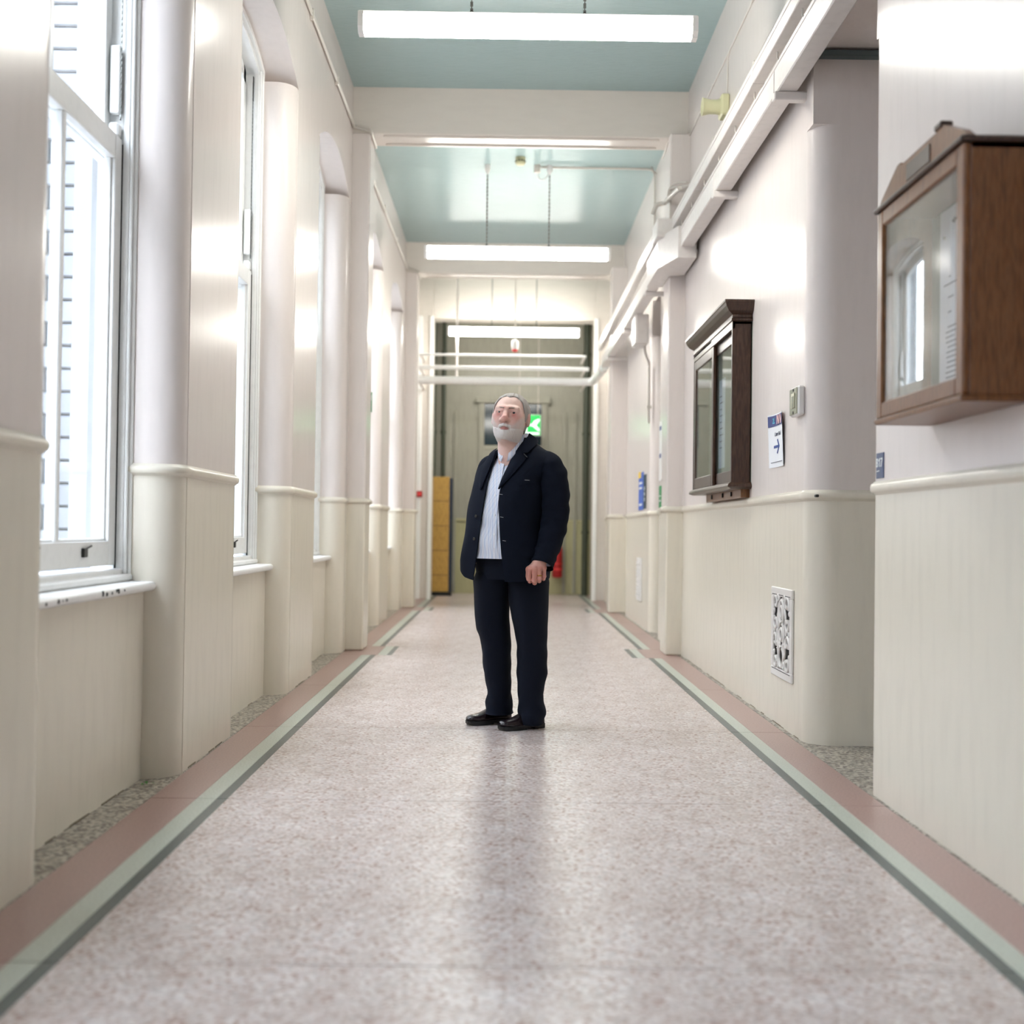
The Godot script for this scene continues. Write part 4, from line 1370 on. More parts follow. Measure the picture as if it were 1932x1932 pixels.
# height, centre x, centre z, half width, half depth of the jacket
const TORSO := [[0.70, -0.02, 0.0, 0.245, 0.195], [0.80, -0.024, 0.0, 0.247, 0.198], [0.89, -0.027, 0.0, 0.245, 0.20], [0.97, -0.028, 0.0, 0.232, 0.198], [1.05, -0.026, 0.0, 0.222, 0.192], [1.19, -0.018, -0.005, 0.212, 0.172], [1.30, 0.0, -0.015, 0.216, 0.146], [1.386, 0.03, -0.022, 0.235, 0.126], [1.43, 0.046, -0.025, 0.215, 0.112], [1.46, 0.052, -0.025, 0.175, 0.102], [1.49, 0.05, -0.022, 0.118, 0.092], [1.515, 0.042, -0.018, 0.092, 0.085], [1.545, 0.034, -0.014, 0.078, 0.078]]
const EDGE_R := [[0.70, -0.20], [0.79, -0.194], [0.93, -0.175], [1.05, -0.163], [1.19, -0.144], [1.30, -0.127], [1.386, -0.104], [1.43, -0.088], [1.46, -0.078], [1.49, -0.06], [1.545, -0.04]]
const EDGE_L := [[0.70, -0.02], [0.79, -0.028], [0.93, -0.048], [1.05, -0.058], [1.19, -0.065], [1.25, -0.060], [1.30, -0.043], [1.386, -0.012], [1.43, 0.012], [1.46, 0.033], [1.49, 0.052], [1.545, 0.07]]

func table(t: Array, y: float) -> Array:
	var i := 0
	while i < t.size() - 2 and t[i + 1][0] < y:
		i += 1
	var u := clampf((y - t[i][0]) / (t[i + 1][0] - t[i][0]), 0.0, 1.0)
	var out := []
	for k in t[i].size():
		out.append(lerpf(t[i][k], t[i + 1][k], u))
	return out

func spow(x: float, e: float) -> float:
	return signf(x) * pow(absf(x), e)

func trunk(y: float, t: float, grow := 0.0) -> Vector3:
	var r := table(TORSO, y)
	return Vector3(r[1], y, r[2]) + LAT * ((r[3] + grow) * spow(cos(t), 0.9)) + FWD * ((r[4] + grow) * spow(sin(t), 0.9))

func trunk_t(y: float, x: float) -> float:            # the angle on the front where the trunk passes x
	var a := -0.4
	var b := 2.65
	for k in 22:
		var m := (a + b) / 2.0
		if trunk(y, m).x > x:
			a = m
		else:
			b = m
	return (a + b) / 2.0

func front(px: float, py: float, off: float) -> Vector3:   # a point on the jacket front, from its place in metres * 1000 about the feet
	return trunk(py, trunk_t(py, px), off)

func L2(px: float, py: float) -> Vector2:
	return Vector2((px - 957.0) * 0.002818, 1.055 - (py - 1000.0) * 0.002818 + 0.0)

func along(pts: Array, u: float) -> Vector2:
	var total := 0.0
	for i in pts.size() - 1:
		total += (pts[i + 1] - pts[i]).length()
	var d := u * total
	for i in pts.size() - 1:
		var l: float = (pts[i + 1] - pts[i]).length()
		if d <= l or i == pts.size() - 2:
			return pts[i].lerp(pts[i + 1], clampf(d / l, 0.0, 1.0))
		d -= l
	return pts[-1]

func ribbon(called: String, e0: Array, e1: Array, off: float, thick: float, m: Material, parent: Node, rows_n := 16, cols_n := 6, lift := 0.0) -> MeshInstance3D:
	# cloth laid on the trunk between two outlines, given in photo-plane metres
	var st := mk()
	var top := []
	var bot := []
	for i in rows_n + 1:
		var a := along(e0, float(i) / rows_n)
		var b := along(e1, float(i) / rows_n)
		var r0 := PackedVector3Array()
		var r1 := PackedVector3Array()
		for j in cols_n + 1:
			var q := a.lerp(b, float(j) / cols_n)
			var o := off + lift * sin(PI * j / cols_n)
			r0.append(front(q.x, q.y, o + thick))
			r1.append(front(q.x, q.y, o))
		top.append(r0)
		bot.append(r1)
	var n: Vector3 = (top[1][0] - top[0][0]).cross(top[0][1] - top[0][0])
	var flip := n.z > 0.0
	grid(st, top, false, not flip)
	grid(st, bot, false, flip)
	for i in rows_n:
		for j in [0, cols_n]:
			facing(st, [top[i][j], top[i + 1][j], bot[i + 1][j], bot[i][j]], (top[i][j] - top[i][cols_n - j]))
	for j in cols_n:
		for i in [0, rows_n]:
			facing(st, [top[i][j], top[i][j + 1], bot[i][j + 1], bot[i][j]], top[i][j] - top[rows_n - i][j])
	return put(called, st, m, parent)

func limb(st: SurfaceTool, path: Array, wrinkle: float, sides := 28, seed_at := 0.0, rows_n := 60, squash := 1.0) -> Array:   # tapered sleeve along joints [x, y, z, r]
	var n := path.size()
	var rows := []
	var up := Vector3(0, 0, 1)
	var centres := []
	for i in rows_n + 1:
		var u := float(i) / rows_n * (n - 1)
		var k := mini(int(u), n - 2)
		var f := u - k
		var p := []
		for c in 4:
			var a: float = path[maxi(k - 1, 0)][c]
			var b: float = path[k][c]
			var d: float = path[k + 1][c]
			var e: float = path[mini(k + 2, n - 1)][c]
			p.append(0.5 * (2.0 * b + (d - a) * f + (2.0 * a - 5.0 * b + 4.0 * d - e) * f * f + (3.0 * b - a - 3.0 * d + e) * f * f * f))
		centres.append(p)
	for i in rows_n + 1:
		var c := Vector3(centres[i][0], centres[i][1], centres[i][2])
		var a := Vector3(centres[maxi(i - 1, 0)][0], centres[maxi(i - 1, 0)][1], centres[maxi(i - 1, 0)][2])
		var b := Vector3(centres[mini(i + 1, rows_n)][0], centres[mini(i + 1, rows_n)][1], centres[mini(i + 1, rows_n)][2])
		var d := (b - a).normalized()
		var x := up.cross(d).normalized()
		var y := d.cross(x).normalized()
		var ring := PackedVector3Array()
		for s in sides:
			var t := TAU * s / sides
			var w := 1.0 + wrinkle * (sin(i * 0.55 + cos(t + seed_at) * 2.4 + seed_at) * 0.6 + sin(i * 0.9 - sin(t * 2.0) * 2.0 + seed_at * 3.0) * 0.4)
			ring.append(c + (x * cos(t) + y * sin(t) * squash) * centres[i][3] * w)
		rows.append(ring)
	grid(st, rows, true, true)
	return rows

const HS := 1.17
func head_field(p: Vector3) -> float:
	var q := Vector3(absf(p.x), p.y, p.z)
	var d := ell(p, Vector3(0, 0.022, -0.012), Vector3(0.077, 0.086, 0.098))
	d = smin(d, ell(p, Vector3(0, -0.028, 0.026), Vector3(0.066, 0.08, 0.066)), 0.03)
	d = smin(d, ell(p, Vector3(0, -0.074, 0.036), Vector3(0.053, 0.043, 0.054)), 0.03)
	d = smin(d, q.distance_to(Vector3(0.042, -0.018, 0.062)) - 0.023, 0.03)      # cheeks
	d = smin(d, q.distance_to(Vector3(0.03, -0.045, 0.07)) - 0.02, 0.03)
	d = smin(d, cap(q, Vector3(0.009, 0.023, 0.089), Vector3(0.046, 0.025, 0.074), 0.0115, 0.011), 0.014)   # brow
	d = smin(d, q.distance_to(Vector3(0.0, -0.098, 0.078)) - 0.02, 0.03)         # chin
	d = smax(d, -(q.distance_to(Vector3(0.031, 0.007, 0.107)) - 0.0195), 0.012)   # sockets
	d = smin(d, cap(p, Vector3(0, 0.018, 0.088), Vector3(0, -0.022, 0.112), 0.0085, 0.0125), 0.014)   # nose
	d = smin(d, p.distance_to(Vector3(0, -0.027, 0.111)) - 0.0145, 0.009)
	d = smin(d, q.distance_to(Vector3(0.0155, -0.031, 0.1)) - 0.0095, 0.007)
	d = smax(d, -(q.distance_to(Vector3(0.0075, -0.041, 0.106)) - 0.0042), 0.004)
	# lids and bags round the eyes
	d = smin(d, cap(q, Vector3(0.017, 0.0130, 0.0915), Vector3(0.046, 0.0110, 0.0815), 0.0056, 0.0056), 0.006)
	d = smin(d, cap(q, Vector3(0.02, 0.0005, 0.089), Vector3(0.044, 0.0005, 0.081), 0.004, 0.004), 0.006)
	d = smin(d, cap(q, Vector3(0.022, -0.0085, 0.088), Vector3(0.042, -0.0075, 0.08), 0.005, 0.005), 0.008)
	# mouth
	d = smin(d, cap(q, Vector3(0.0, -0.0615, 0.098), Vector3(0.021, -0.0645, 0.086), 0.0058, 0.003), 0.006)
	d = smin(d, cap(q, Vector3(0.0, -0.071, 0.0965), Vector3(0.018, -0.069, 0.087), 0.0066, 0.003), 0.006)
	d = smax(d, -cap(q, Vector3(0.0, -0.0665, 0.106), Vector3(0.024, -0.0672, 0.092), 0.0032, 0.002), 0.004)
	# ears
	d = smin(d, ell(q, Vector3(0.081, -0.004, -0.012), Vector3(0.0095, 0.033, 0.02)), 0.008)
	d = smax(d, -ell(q, Vector3(0.092, -0.002, -0.008), Vector3(0.007, 0.02, 0.011)), 0.006)
	# neck
	d = smin(d, cap(p, Vector3(0, -0.06, -0.02), Vector3(0.02, -0.21, -0.045), 0.056, 0.062), 0.03)
	return d

func head_color(p: Vector3) -> Color:
	var base := c8(226, 190, 177)
	var q := Vector3(absf(p.x), p.y, p.z)
	var red := 0.0
	red += exp(-pow(q.distance_to(Vector3(0.045, -0.02, 0.075)) / 0.024, 2.0)) * 0.7
	red += exp(-pow(p.distance_to(Vector3(0, -0.02, 0.115)) / 0.022, 2.0)) * 0.6
	red += exp(-pow(q.distance_to(Vector3(0.033, -0.004, 0.088)) / 0.012, 2.0)) * 0.7
	red += exp(-pow(q.distance_to(Vector3(0.083, -0.01, -0.012)) / 0.03, 2.0)) * 0.6
	red += exp(-pow(q.distance_to(Vector3(0.014, 0.022, 0.095)) / 0.014, 2.0)) * 0.5
	var c := base.lerp(c8(204, 128, 116), clampf(red, 0.0, 1.0))
	var bd: float = smoothstep(0.012, -0.016, p.y - lerpf(-0.052, -0.004, smoothstep(0.03, 0.078, q.x))) * smoothstep(-0.02, 0.01, p.z + 0.2 * (-0.05 - p.y)) * smoothstep(-0.125, -0.105, p.y)
	c = c.lerp(c8(216, 203, 196), bd * 0.8)
	var lip := exp(-pow((q - Vector3(0, -0.067, 0.098)).length() / 0.02, 4.0)) if absf(p.y + 0.067) < 0.0085 and q.x < 0.02 else 0.0
	c = c.lerp(c8(196, 132, 124), clampf(lip * 1.2, 0.0, 1.0))
	var spot := sin(p.x * 310.0 + 1.3) * sin(p.y * 270.0) * sin(p.z * 290.0)
	return c.darkened(clampf(spot, 0.0, 1.0) * 0.025).srgb_to_linear()

func hair_noise(p: Vector3) -> float:
	var a := atan2(p.x, p.z + 0.03)
	var up := p.y * 40.0 + sin(a * 9.0)
	return 0.0011 * sin(a * 44.0 + up) + 0.0014 * sin(a * 17.0 - up * 0.7) + 0.0008 * sin(p.x * 300.0 + sin(p.z * 70.0) * 2.0)

func hair_field(p: Vector3) -> float:
	var d := ell(p, Vector3(0, 0.022, -0.014), Vector3(0.084, 0.091, 0.104)) + hair_noise(p)
	d = smin(d, ell(p, Vector3(0.0, -0.035, -0.075), Vector3(0.062, 0.05, 0.034)) + hair_noise(p), 0.02)
	var q := absf(p.x)
	var line := 0.040 + 0.62 * p.z + 0.012 * sin(q * 60.0) - (0.05 if p.z < 0.0 else 0.0) * smoothstep(0.0, -0.05, p.z)   # recedes over the forehead
	if q > 0.055:
		line -= smoothstep(0.055, 0.074, q) * 0.062 * smoothstep(0.06, 0.025, p.z)
	return smax(d, line - p.y, 0.008)

func beard_field(p: Vector3) -> float:
	var q := Vector3(absf(p.x), p.y, p.z)
	var n := 0.0007 * sin(p.x * 640.0 + p.y * 90.0 + 2.0 * sin(p.y * 160.0)) + 0.0005 * sin(p.x * 290.0 - p.z * 380.0 + p.y * 60.0)
	var skin := head_field(p)
	# below a line that runs from the sideburn past the cheek to the mouth corner
	var upper: float = p.y - lerpf(-0.063, -0.052, smoothstep(0.034, 0.07, q.x))
	var jaw := skin - lerpf(-0.0008, 0.0036, smoothstep(-0.002, 0.014, -upper)) * smoothstep(0.07, 0.05, q.x) + n * smoothstep(0.0, 0.01, -upper)
	jaw = smax(jaw, upper + 0.003 * sin(p.x * 330.0 + p.z * 210.0), 0.005)
	jaw = smax(jaw, -(p.z + 0.012 - 0.25 * (p.y + 0.05)), 0.006)
	jaw = smax(jaw, -0.118 - p.y, 0.01)
	jaw = smax(jaw, -ell(p, Vector3(0, -0.0685, 0.098), Vector3(0.021, 0.0072, 0.03)), 0.003)
	var tache := smin(cap(q, Vector3(0.003, -0.0535, 0.1035), Vector3(0.022, -0.0585, 0.094), 0.0072, 0.0068), cap(q, Vector3(0.022, -0.057, 0.093), Vector3(0.033, -0.074, 0.08), 0.006, 0.005), 0.006) + n
	return minf(jaw, tache)

func hand_field(p: Vector3) -> float:
	var d := cap(p, Vector3(0.165, 0.93, 0.15), Vector3(0.146, 0.878, 0.166), 0.03, 0.026)
	d = smin(d, cap(p, Vector3(0.137, 0.874, 0.168), Vector3(0.105, 0.85, 0.18), 0.019, 0.0135), 0.014)
	d = smin(d, cap(p, Vector3(0.14, 0.884, 0.172), Vector3(0.125, 0.85, 0.186), 0.019, 0.0135), 0.014)
	d = smin(d, cap(p, Vector3(0.15, 0.884, 0.17), Vector3(0.146, 0.851, 0.183), 0.018, 0.013), 0.014)
	d = smin(d, cap(p, Vector3(0.158, 0.886, 0.164), Vector3(0.167, 0.853, 0.174), 0.017, 0.0125), 0.014)
	d = smin(d, cap(p, Vector3(0.145, 0.875, 0.15), Vector3(0.135, 0.84, 0.155), 0.022, 0.018), 0.016)
	var fingers := [[Vector3(0.102, 0.848, 0.182), Vector3(0.0985, 0.797, 0.178), Vector3(0.104, 0.785, 0.15), Vector3(0.108, 0.80, 0.137), 0.0108], [Vector3(0.125, 0.849, 0.188), Vector3(0.123, 0.790, 0.184), Vector3(0.126, 0.777, 0.154), Vector3(0.128, 0.796, 0.14), 0.0112], [Vector3(0.147, 0.85, 0.184), Vector3(0.1465, 0.80, 0.18), Vector3(0.147, 0.787, 0.152), Vector3(0.147, 0.803, 0.14), 0.0106], [Vector3(0.168, 0.852, 0.175), Vector3(0.1685, 0.81, 0.171), Vector3(0.167, 0.797, 0.148), Vector3(0.166, 0.81, 0.138), 0.0095]]
	var f := 1.0
	for g in fingers:
		var r: float = g[4]
		var e := smin(cap(p, g[0], g[1], r * 1.1, r), p.distance_to(g[1]) - r * 1.04, 0.004)
		e = smin(e, cap(p, g[1], g[2], r, r * 0.92), 0.005)
		e = smin(e, cap(p, g[2], g[3], r * 0.92, r * 0.82), 0.005)
		e = smin(e, p.distance_to(g[0] + Vector3(0, 0.0, 0.002)) - r * 1.18, 0.006)
		f = minf(f, e)
	d = smin(d, f, 0.006)
	var th := smin(cap(p, Vector3(0.124, 0.862, 0.165), Vector3(0.094, 0.845, 0.166), 0.018, 0.0125), cap(p, Vector3(0.094, 0.845, 0.166), Vector3(0.091, 0.81, 0.168), 0.0122, 0.0098), 0.008)
	return smin(d, th, 0.008)

func hand_color(p: Vector3) -> Color:
	var c := c8(214, 160, 146)
	if p.y < 0.86:
		c = c.lerp(c8(204, 134, 122), 0.5)
	return c.srgb_to_linear()

func body_field(p: Vector3) -> float:          # the plain body under the clothes
	var d := cap(p, Vector3(-0.01, 1.0, 0), Vector3(0.02, 1.3, -0.02), 0.13, 0.11)
	d = smin(d, cap(p, Vector3(-0.06, 1.36, -0.06), Vector3(0.14, 1.36, 0.04), 0.06, 0.06), 0.06)
	d = smin(d, cap(p, Vector3(0.03, 1.36, -0.02), Vector3(0.025, 1.46, -0.02), 0.06, 0.055), 0.04)
	d = smin(d, cap(p, Vector3(0.19, 1.36, 0.07), Vector3(0.225, 1.09, 0.1), 0.05, 0.042), 0.04)
	d = smin(d, cap(p, Vector3(0.225, 1.09, 0.1), Vector3(0.16, 0.92, 0.152), 0.04, 0.03), 0.02)
	d = smin(d, cap(p, Vector3(-0.11, 1.36, -0.09), Vector3(-0.165, 1.09, -0.11), 0.05, 0.042), 0.04)
	d = smin(d, cap(p, Vector3(-0.165, 1.09, -0.11), Vector3(-0.16, 0.9, 0.0), 0.04, 0.03), 0.02)
	d = smin(d, cap(p, Vector3(-0.16, 0.9, 0.0), Vector3(-0.13, 0.84, 0.03), 0.034, 0.03), 0.02)
	for s in [[Vector3(-0.08, 0.88, -0.03), Vector3(-0.075, 0.47, -0.09), Vector3(-0.045, 0.09, -0.15)], [Vector3(0.08, 0.88, 0.02), Vector3(0.115, 0.47, 0.005), Vector3(0.125, 0.09, -0.005)]]:
		d = smin(d, cap(p, s[0], s[1], 0.08, 0.055), 0.05)
		d = smin(d, cap(p, s[1], s[2], 0.055, 0.04), 0.03)
	return d

func cloth(called: String, c: Color, rough: float, weave: float, sc: float) -> StandardMaterial3D:
	var m := mat(called, c, rough)
	m.heightmap_enabled = true
	m.heightmap_texture = noise_tex(0.2, FastNoiseLite.TYPE_SIMPLEX, 256, null, 3, 2)
	m.heightmap_scale = weave
	m.rim_enabled = true
	m.rim = 0.04
	m.metallic_specular = 0.25
	m.rim_tint = 0.6
	tri_map(m, Vector3(sc, sc, sc), false)
	return m

func person() -> void:
	cloth("jacket", c8(15, 21, 34), 0.85, 0.03, 9.0)
	cloth("trousers", c8(20, 26, 39), 0.8, 0.02, 9.0)
	var sh := mat("shirt", Color.WHITE, 0.8)
	var im := Image.create(64, 4, false, Image.FORMAT_RGB8)
	for x in 64:
		var c := c8(226, 230, 240)
		if x % 16 < 3:
			c = c8(176, 190, 220)
		elif x % 16 in [8, 9]:
			c = c8(206, 200, 216)
		for y in 4:
			im.set_pixel(x, y, c)
	sh.albedo_texture = ImageTexture.create_from_image(im)
	tri_map(sh, Vector3(13, 13, 13), false)
	var sk := mat("skin", Color.WHITE, 0.45)
	sk.vertex_color_use_as_albedo = true
	sk.subsurf_scatter_enabled = true
	sk.subsurf_scatter_strength = 0.08
	var hr := mat("hair", Color.WHITE, 0.6)
	hr.albedo_texture = noise_tex(0.08, FastNoiseLite.TYPE_SIMPLEX, 256, gradient([[0.0, c8(110, 102, 96)], [0.5, c8(166, 160, 154)], [1.0, c8(206, 202, 198)]]), 9, 3)
	tri_map(hr, Vector3(14, 14, 14), false)
	var bd := mat("beard", Color.WHITE, 0.75)
	bd.albedo_texture = noise_tex(0.1, FastNoiseLite.TYPE_SIMPLEX, 256, gradient([[0.0, c8(176, 164, 156)], [0.45, c8(226, 218, 212)], [1.0, c8(246, 242, 240)]]), 17, 3)
	tri_map(bd, Vector3(16, 16, 16), false)
	mat("eye_white", c8(216, 208, 204), 0.2)
	mat("iris", c8(70, 74, 72), 0.15)
	mat("brow", c8(158, 138, 126), 0.8)
	mat("pupil", c8(8, 8, 8), 0.1)
	mat("shoe_leather", c8(30, 18, 24), 0.22)
	mat("shoe_sole", c8(16, 18, 22), 0.4)
	mat("button", c8(20, 22, 28), 0.25)
	mat("thread", c8(150, 150, 150), 0.6)
	mat("belt", c8(14, 12, 12), 0.35)
	mat("gold", c8(200, 160, 90), 0.25, 1.0)
	var man := thing("person", "grey haired bearded man in dark navy suit and open striped shirt standing mid corridor", "person", Vector3(0.03, 0, -6.2))
	# body: trunk and limbs, head and hand in one skin
	var hx := Transform3D(Basis.from_euler(Vector3(-0.10, -0.22, -0.08)).scaled(Vector3(HS, HS, HS)), Vector3(-0.008, 1.646, 0.03))
	var hand_x := Transform3D(Basis.IDENTITY.scaled(Vector3(1.1, 1.05, 1.1)), Vector3(0.139, 0.885, 0.203)) * Transform3D(Basis.IDENTITY, -Vector3(0.137, 0.878, 0.165))
	var st := mk()
	nets(st, body_field, Vector3(-0.3, 0.04, -0.26), Vector3(0.34, 1.5, 0.26), 0.02, Transform3D.IDENTITY, hand_color)
	nets(st, head_field, Vector3(-0.104, -0.245, -0.13), Vector3(0.104, 0.13, 0.14), 0.0034, hx, head_color)
	nets(st, hand_field, Vector3(0.07, 0.755, 0.1), Vector3(0.21, 0.95, 0.21), 0.0026, hand_x, hand_color)
	put("body", st, sk, man)
	st = mk()
	nets(st, hair_field, Vector3(-0.1, -0.1, -0.14), Vector3(0.1, 0.13, 0.11), 0.0036, hx)
	put("hair", st, hr, man)
	st = mk()
	nets(st, beard_field, Vector3(-0.1, -0.135, -0.03), Vector3(0.1, 0.03, 0.13), 0.0032, hx)
	put("beard", st, bd, man)
	for s in [-1.0, 1.0]:
		var e := mk()
		lathe(e, [[0.001, -0.0128], [0.007, -0.0107], [0.0113, -0.006], [0.0128, 0.0], [0.0113, 0.006], [0.007, 0.0107], [0.001, 0.0128]], Vector3.ZERO, Vector3.BACK, 18)
		var o := put("eye", e, M.eye_white, man)
		o.transform = hx * Transform3D(Basis.from_euler(Vector3(-0.02, 0.12, 0)), Vector3(s * 0.032, 0.0070, 0.0778))
		e = mk()
		lathe(e, [[0.0066, 0.0109], [0.006, 0.0119], [0.0034, 0.0129], [0.0005, 0.0131]], Vector3.ZERO, Vector3.BACK, 16)
		put("iris", e, M.iris, o)
		e = mk()
		lathe(e, [[0.003, 0.0128], [0.0023, 0.0133], [0.0003, 0.0135]], Vector3.ZERO, Vector3.BACK, 12)
		put("pupil", e, M.pupil, o)
		e = mk()
		var brow_path := []
		for k in 9:
			var u := k / 8.0
			brow_path.append(Vector3(s * lerpf(0.012, 0.052, u), 0.0235 + 0.006 * sin(u * PI * 0.75) - 0.003 * u, lerpf(0.1005, 0.0765, u)))
		tube(e, brow_path, 0.0031, 7)
		o = put("eyebrow", e, M.brow, man)
		o.transform = hx
	# shirt
	st = mk()
	var rows := []
	for i in 31:
		var y := lerpf(0.9, 1.475, i / 30.0)
		var ring := PackedVector3Array()
		for s in 48:
			var t := TAU * s / 48
			var g := -0.014 + 0.004 * sin(y * 46.0 + cos(t) * 5.0) * smoothstep(1.35, 1.1, y)
			var p := trunk(y, t, g)
			if y > 1.36:      # narrows to the neckband
				var nb := Vector3(0.022, y, -0.012) + LAT * (0.068 * cos(t)) + FWD * (0.07 * sin(t))
				p = p.lerp(nb, smoothstep(1.37, 1.46, y) * (0.75 if sin(t) > 0.0 else 1.0))
			ring.append(p)
		rows.append(ring)
	grid(st, rows, true)
	var shirt := put("shirt", st, sh, man)
	ribbon("placket", [L2(935, 868), L2(926, 930), L2(922, 980), L2(922, 1034)], [L2(943, 868), L2(934, 930), L2(930, 980), L2(931, 1036)], -0.011, 0.002, sh, shirt, 20, 3)
	for yy in [1010, 975, 938]:
		var c := front(L2(926, yy).x, L2(926, yy).y, -0.008)
		st = mk()
		lathe(st, [[0.0055, 0.0], [0.005, 0.002]], c, FWD, 10)
		put("button", st, M.paper, shirt)
	# collar leaves
	for s in [-1.0, 1.0]:
		st = mk()
		rows = []
		var under := []
		for i in 25:
			var a := lerpf(0.17, PI, i / 24.0)
			var dir: Vector3 = FWD * cos(a) + LAT * (s * sin(a))
			var top := 1.472 + 0.092 * smoothstep(0.05, 1.5, a)
			var deep := 0.044 + 0.022 * smoothstep(0.75, 0.17, a)
			var nc := Vector3(0.02, 0, -0.008)
			var lean := 0.012 * smoothstep(1.0, 0.1, a)
			var p0: Vector3 = nc + dir * (0.067 + lean) + Vector3(0, top - 0.03, 0)
			var p1: Vector3 = nc + dir * (0.069 + lean) + Vector3(0, top, 0)
			var p2: Vector3 = nc + dir * (0.0735 + lean) + Vector3(0, top - 0.002, 0)
			var p3: Vector3 = nc + dir * (0.083 + lean * 1.2) + Vector3(0, top - deep * 0.55, 0)
			var p4: Vector3 = nc + dir * (0.092 + lean * 1.6) + Vector3(0, top - deep, 0)
			rows.append(PackedVector3Array([p0, p1, p2, p3, p4, p4 - dir * 0.003, p3 - dir * 0.003]))
		grid(st, rows, false, s > 0.0)
		put("collar", st, sh, shirt)
	# jacket: an open shell round the trunk
	st = mk()
	var outer := []
	var inner := []
	var hem := [[0.0, 0.786], [0.06, 0.80], [0.14, 0.845], [0.24, 0.893], [0.36, 0.885], [0.5, 0.86], [0.68, 0.81], [0.85, 0.785], [1.0, 0.783]]
	for i in 57:
		var ro := PackedVector3Array()
		var ri := PackedVector3Array()
		var v := i / 56.0
		for j in 73:
			var u := j / 72.0
			var y := lerpf(1.538, table(hem, u)[1], v)
			var tr := minf(trunk_t(y, table(EDGE_R, y)[1]), 2.5)
			var tl := trunk_t(y, table(EDGE_L, y)[1]) + TAU
			var t := lerpf(tr, tl, u)
			var fold := 0.007 * sin(t * 3.0 + y * 9.0) * smoothstep(1.35, 0.9, y) * sin(PI * u) + 0.004 * sin(t * 5.0 + y * 16.0 + 1.0) * sin(PI * u) + 0.003 * sin(t * 7.0 - y * 31.0) * smoothstep(1.4, 1.2, y) * sin(PI * u)
			ro.append(trunk(y, t, fold))
			ri.append(trunk(y, t, fold - 0.006))
		outer.append(ro)
		inner.append(ri)
	grid(st, outer, false, true)
	grid(st, inner, false, false)
	for i in 56:
		facing(st, [outer[i][0], outer[i + 1][0], inner[i + 1][0], inner[i][0]], outer[i][0] - outer[i][3])
		facing(st, [outer[i][72], outer[i + 1][72], inner[i + 1][72], inner[i][72]], outer[i][72] - outer[i][69])
	for j in 72:
		facing(st, [outer[56][j], outer[56][j + 1], inner[56][j + 1], inner[56][j]], Vector3.DOWN)
		facing(st, [outer[0][j], outer[0][j + 1], inner[0][j + 1], inner[0][j]], Vector3.UP)
	var jk := put("jacket", st, M.jacket, man)
	st = mk()
	rows = limb(st, [[0.12, 1.425, 0.02, 0.05], [0.19, 1.385, 0.065, 0.08], [0.222, 1.30, 0.088, 0.079], [0.233, 1.19, 0.095, 0.074], [0.226, 1.09, 0.1, 0.073], [0.203, 0.99, 0.132, 0.067], [0.178, 0.915, 0.172, 0.061], [0.162, 0.868, 0.195, 0.0605]], 0.05, 34, 0.7, 90)
	var cuff_in := []
	for k in 4:
		var ring := PackedVector3Array()
		var c := Vector3.ZERO
		for p in rows[-1]:
			c += p / rows[-1].size()
		for p in rows[-1]:
			ring.append(c + (p - c) * (1.0 - 0.06 * k) + Vector3(0.012, 0.024, -0.01) * maxf(k - 1, 0))
		cuff_in.append(ring)
	grid(st, cuff_in, true, true)
	var slv := put("sleeve", st, M.jacket, jk)
	for k in 3:
		var c := Vector3(0.213, 0.90 + k * 0.019, 0.215 - k * 0.009)
		st = mk()
		lathe(st, [[0.006, 0.0], [0.005, 0.004]], c, Vector3(0.5, 0.1, 0.8), 10)
		put("cuff_button", st, M.button, slv)
	st = mk()
	limb(st, [[-0.05, 1.42, -0.06, 0.05], [-0.105, 1.375, -0.095, 0.075], [-0.132, 1.28, -0.11, 0.072], [-0.155, 1.19, -0.11, 0.07], [-0.168, 1.09, -0.105, 0.068], [-0.175, 1.0, -0.06, 0.062], [-0.17, 0.93, 0.0, 0.055]], 0.03, 28, 2.1)
	put("sleeve", st, M.jacket, jk)
	# lapels, collar, pocket, buttons
	ribbon("lapel", [L2(988, 823), L2(976, 838), L2(966, 855), L2(957, 871), L2(940, 908), L2(934, 926)], [L2(992, 838), L2(988, 851), L2(981, 861), L2(984, 870), L2(966, 892), L2(936, 927)], 0.006, 0.004, M.jacket, jk, 22, 6, 0.006)
	ribbon("notch", [L2(978.5, 860), L2(986, 867.5)], [L2(980.5, 859), L2(987, 866)], 0.0125, 0.0012, M.button, jk, 4, 1)
	ribbon("collar", [L2(987, 820), L2(983, 832), L2(979, 845), L2(978, 858)], [L2(1003, 833), L2(1000, 841), L2(993, 851), L2(987, 858)], 0.009, 0.005, M.jacket, jk, 12, 5, 0.004)
	ribbon("lapel", [L2(929, 847), L2(928, 859), L2(918, 888), L2(908, 914), L2(903, 928)], [L2(921, 853), L2(912, 870), L2(903, 890), L2(900, 910), L2(901, 928)], 0.006, 0.004, M.jacket, jk, 18, 5, 0.005)
	ribbon("breast_pocket", [L2(970, 913.5), L2(1005, 908)], [L2(970.5, 919), L2(1005.5, 913)], 0.003, 0.003, M.jacket, jk, 10, 3)
	ribbon("pocket_edge", [L2(981, 909), L2(990, 909.5)], [L2(981, 910.2), L2(990, 910.6)], 0.006, 0.001, M.thread, jk, 4, 1)
	ribbon("hip_flap", [L2(960, 1030), L2(1000, 1034)], [L2(959, 1048), L2(1000, 1052)], 0.004, 0.004, M.jacket, jk, 12, 3)
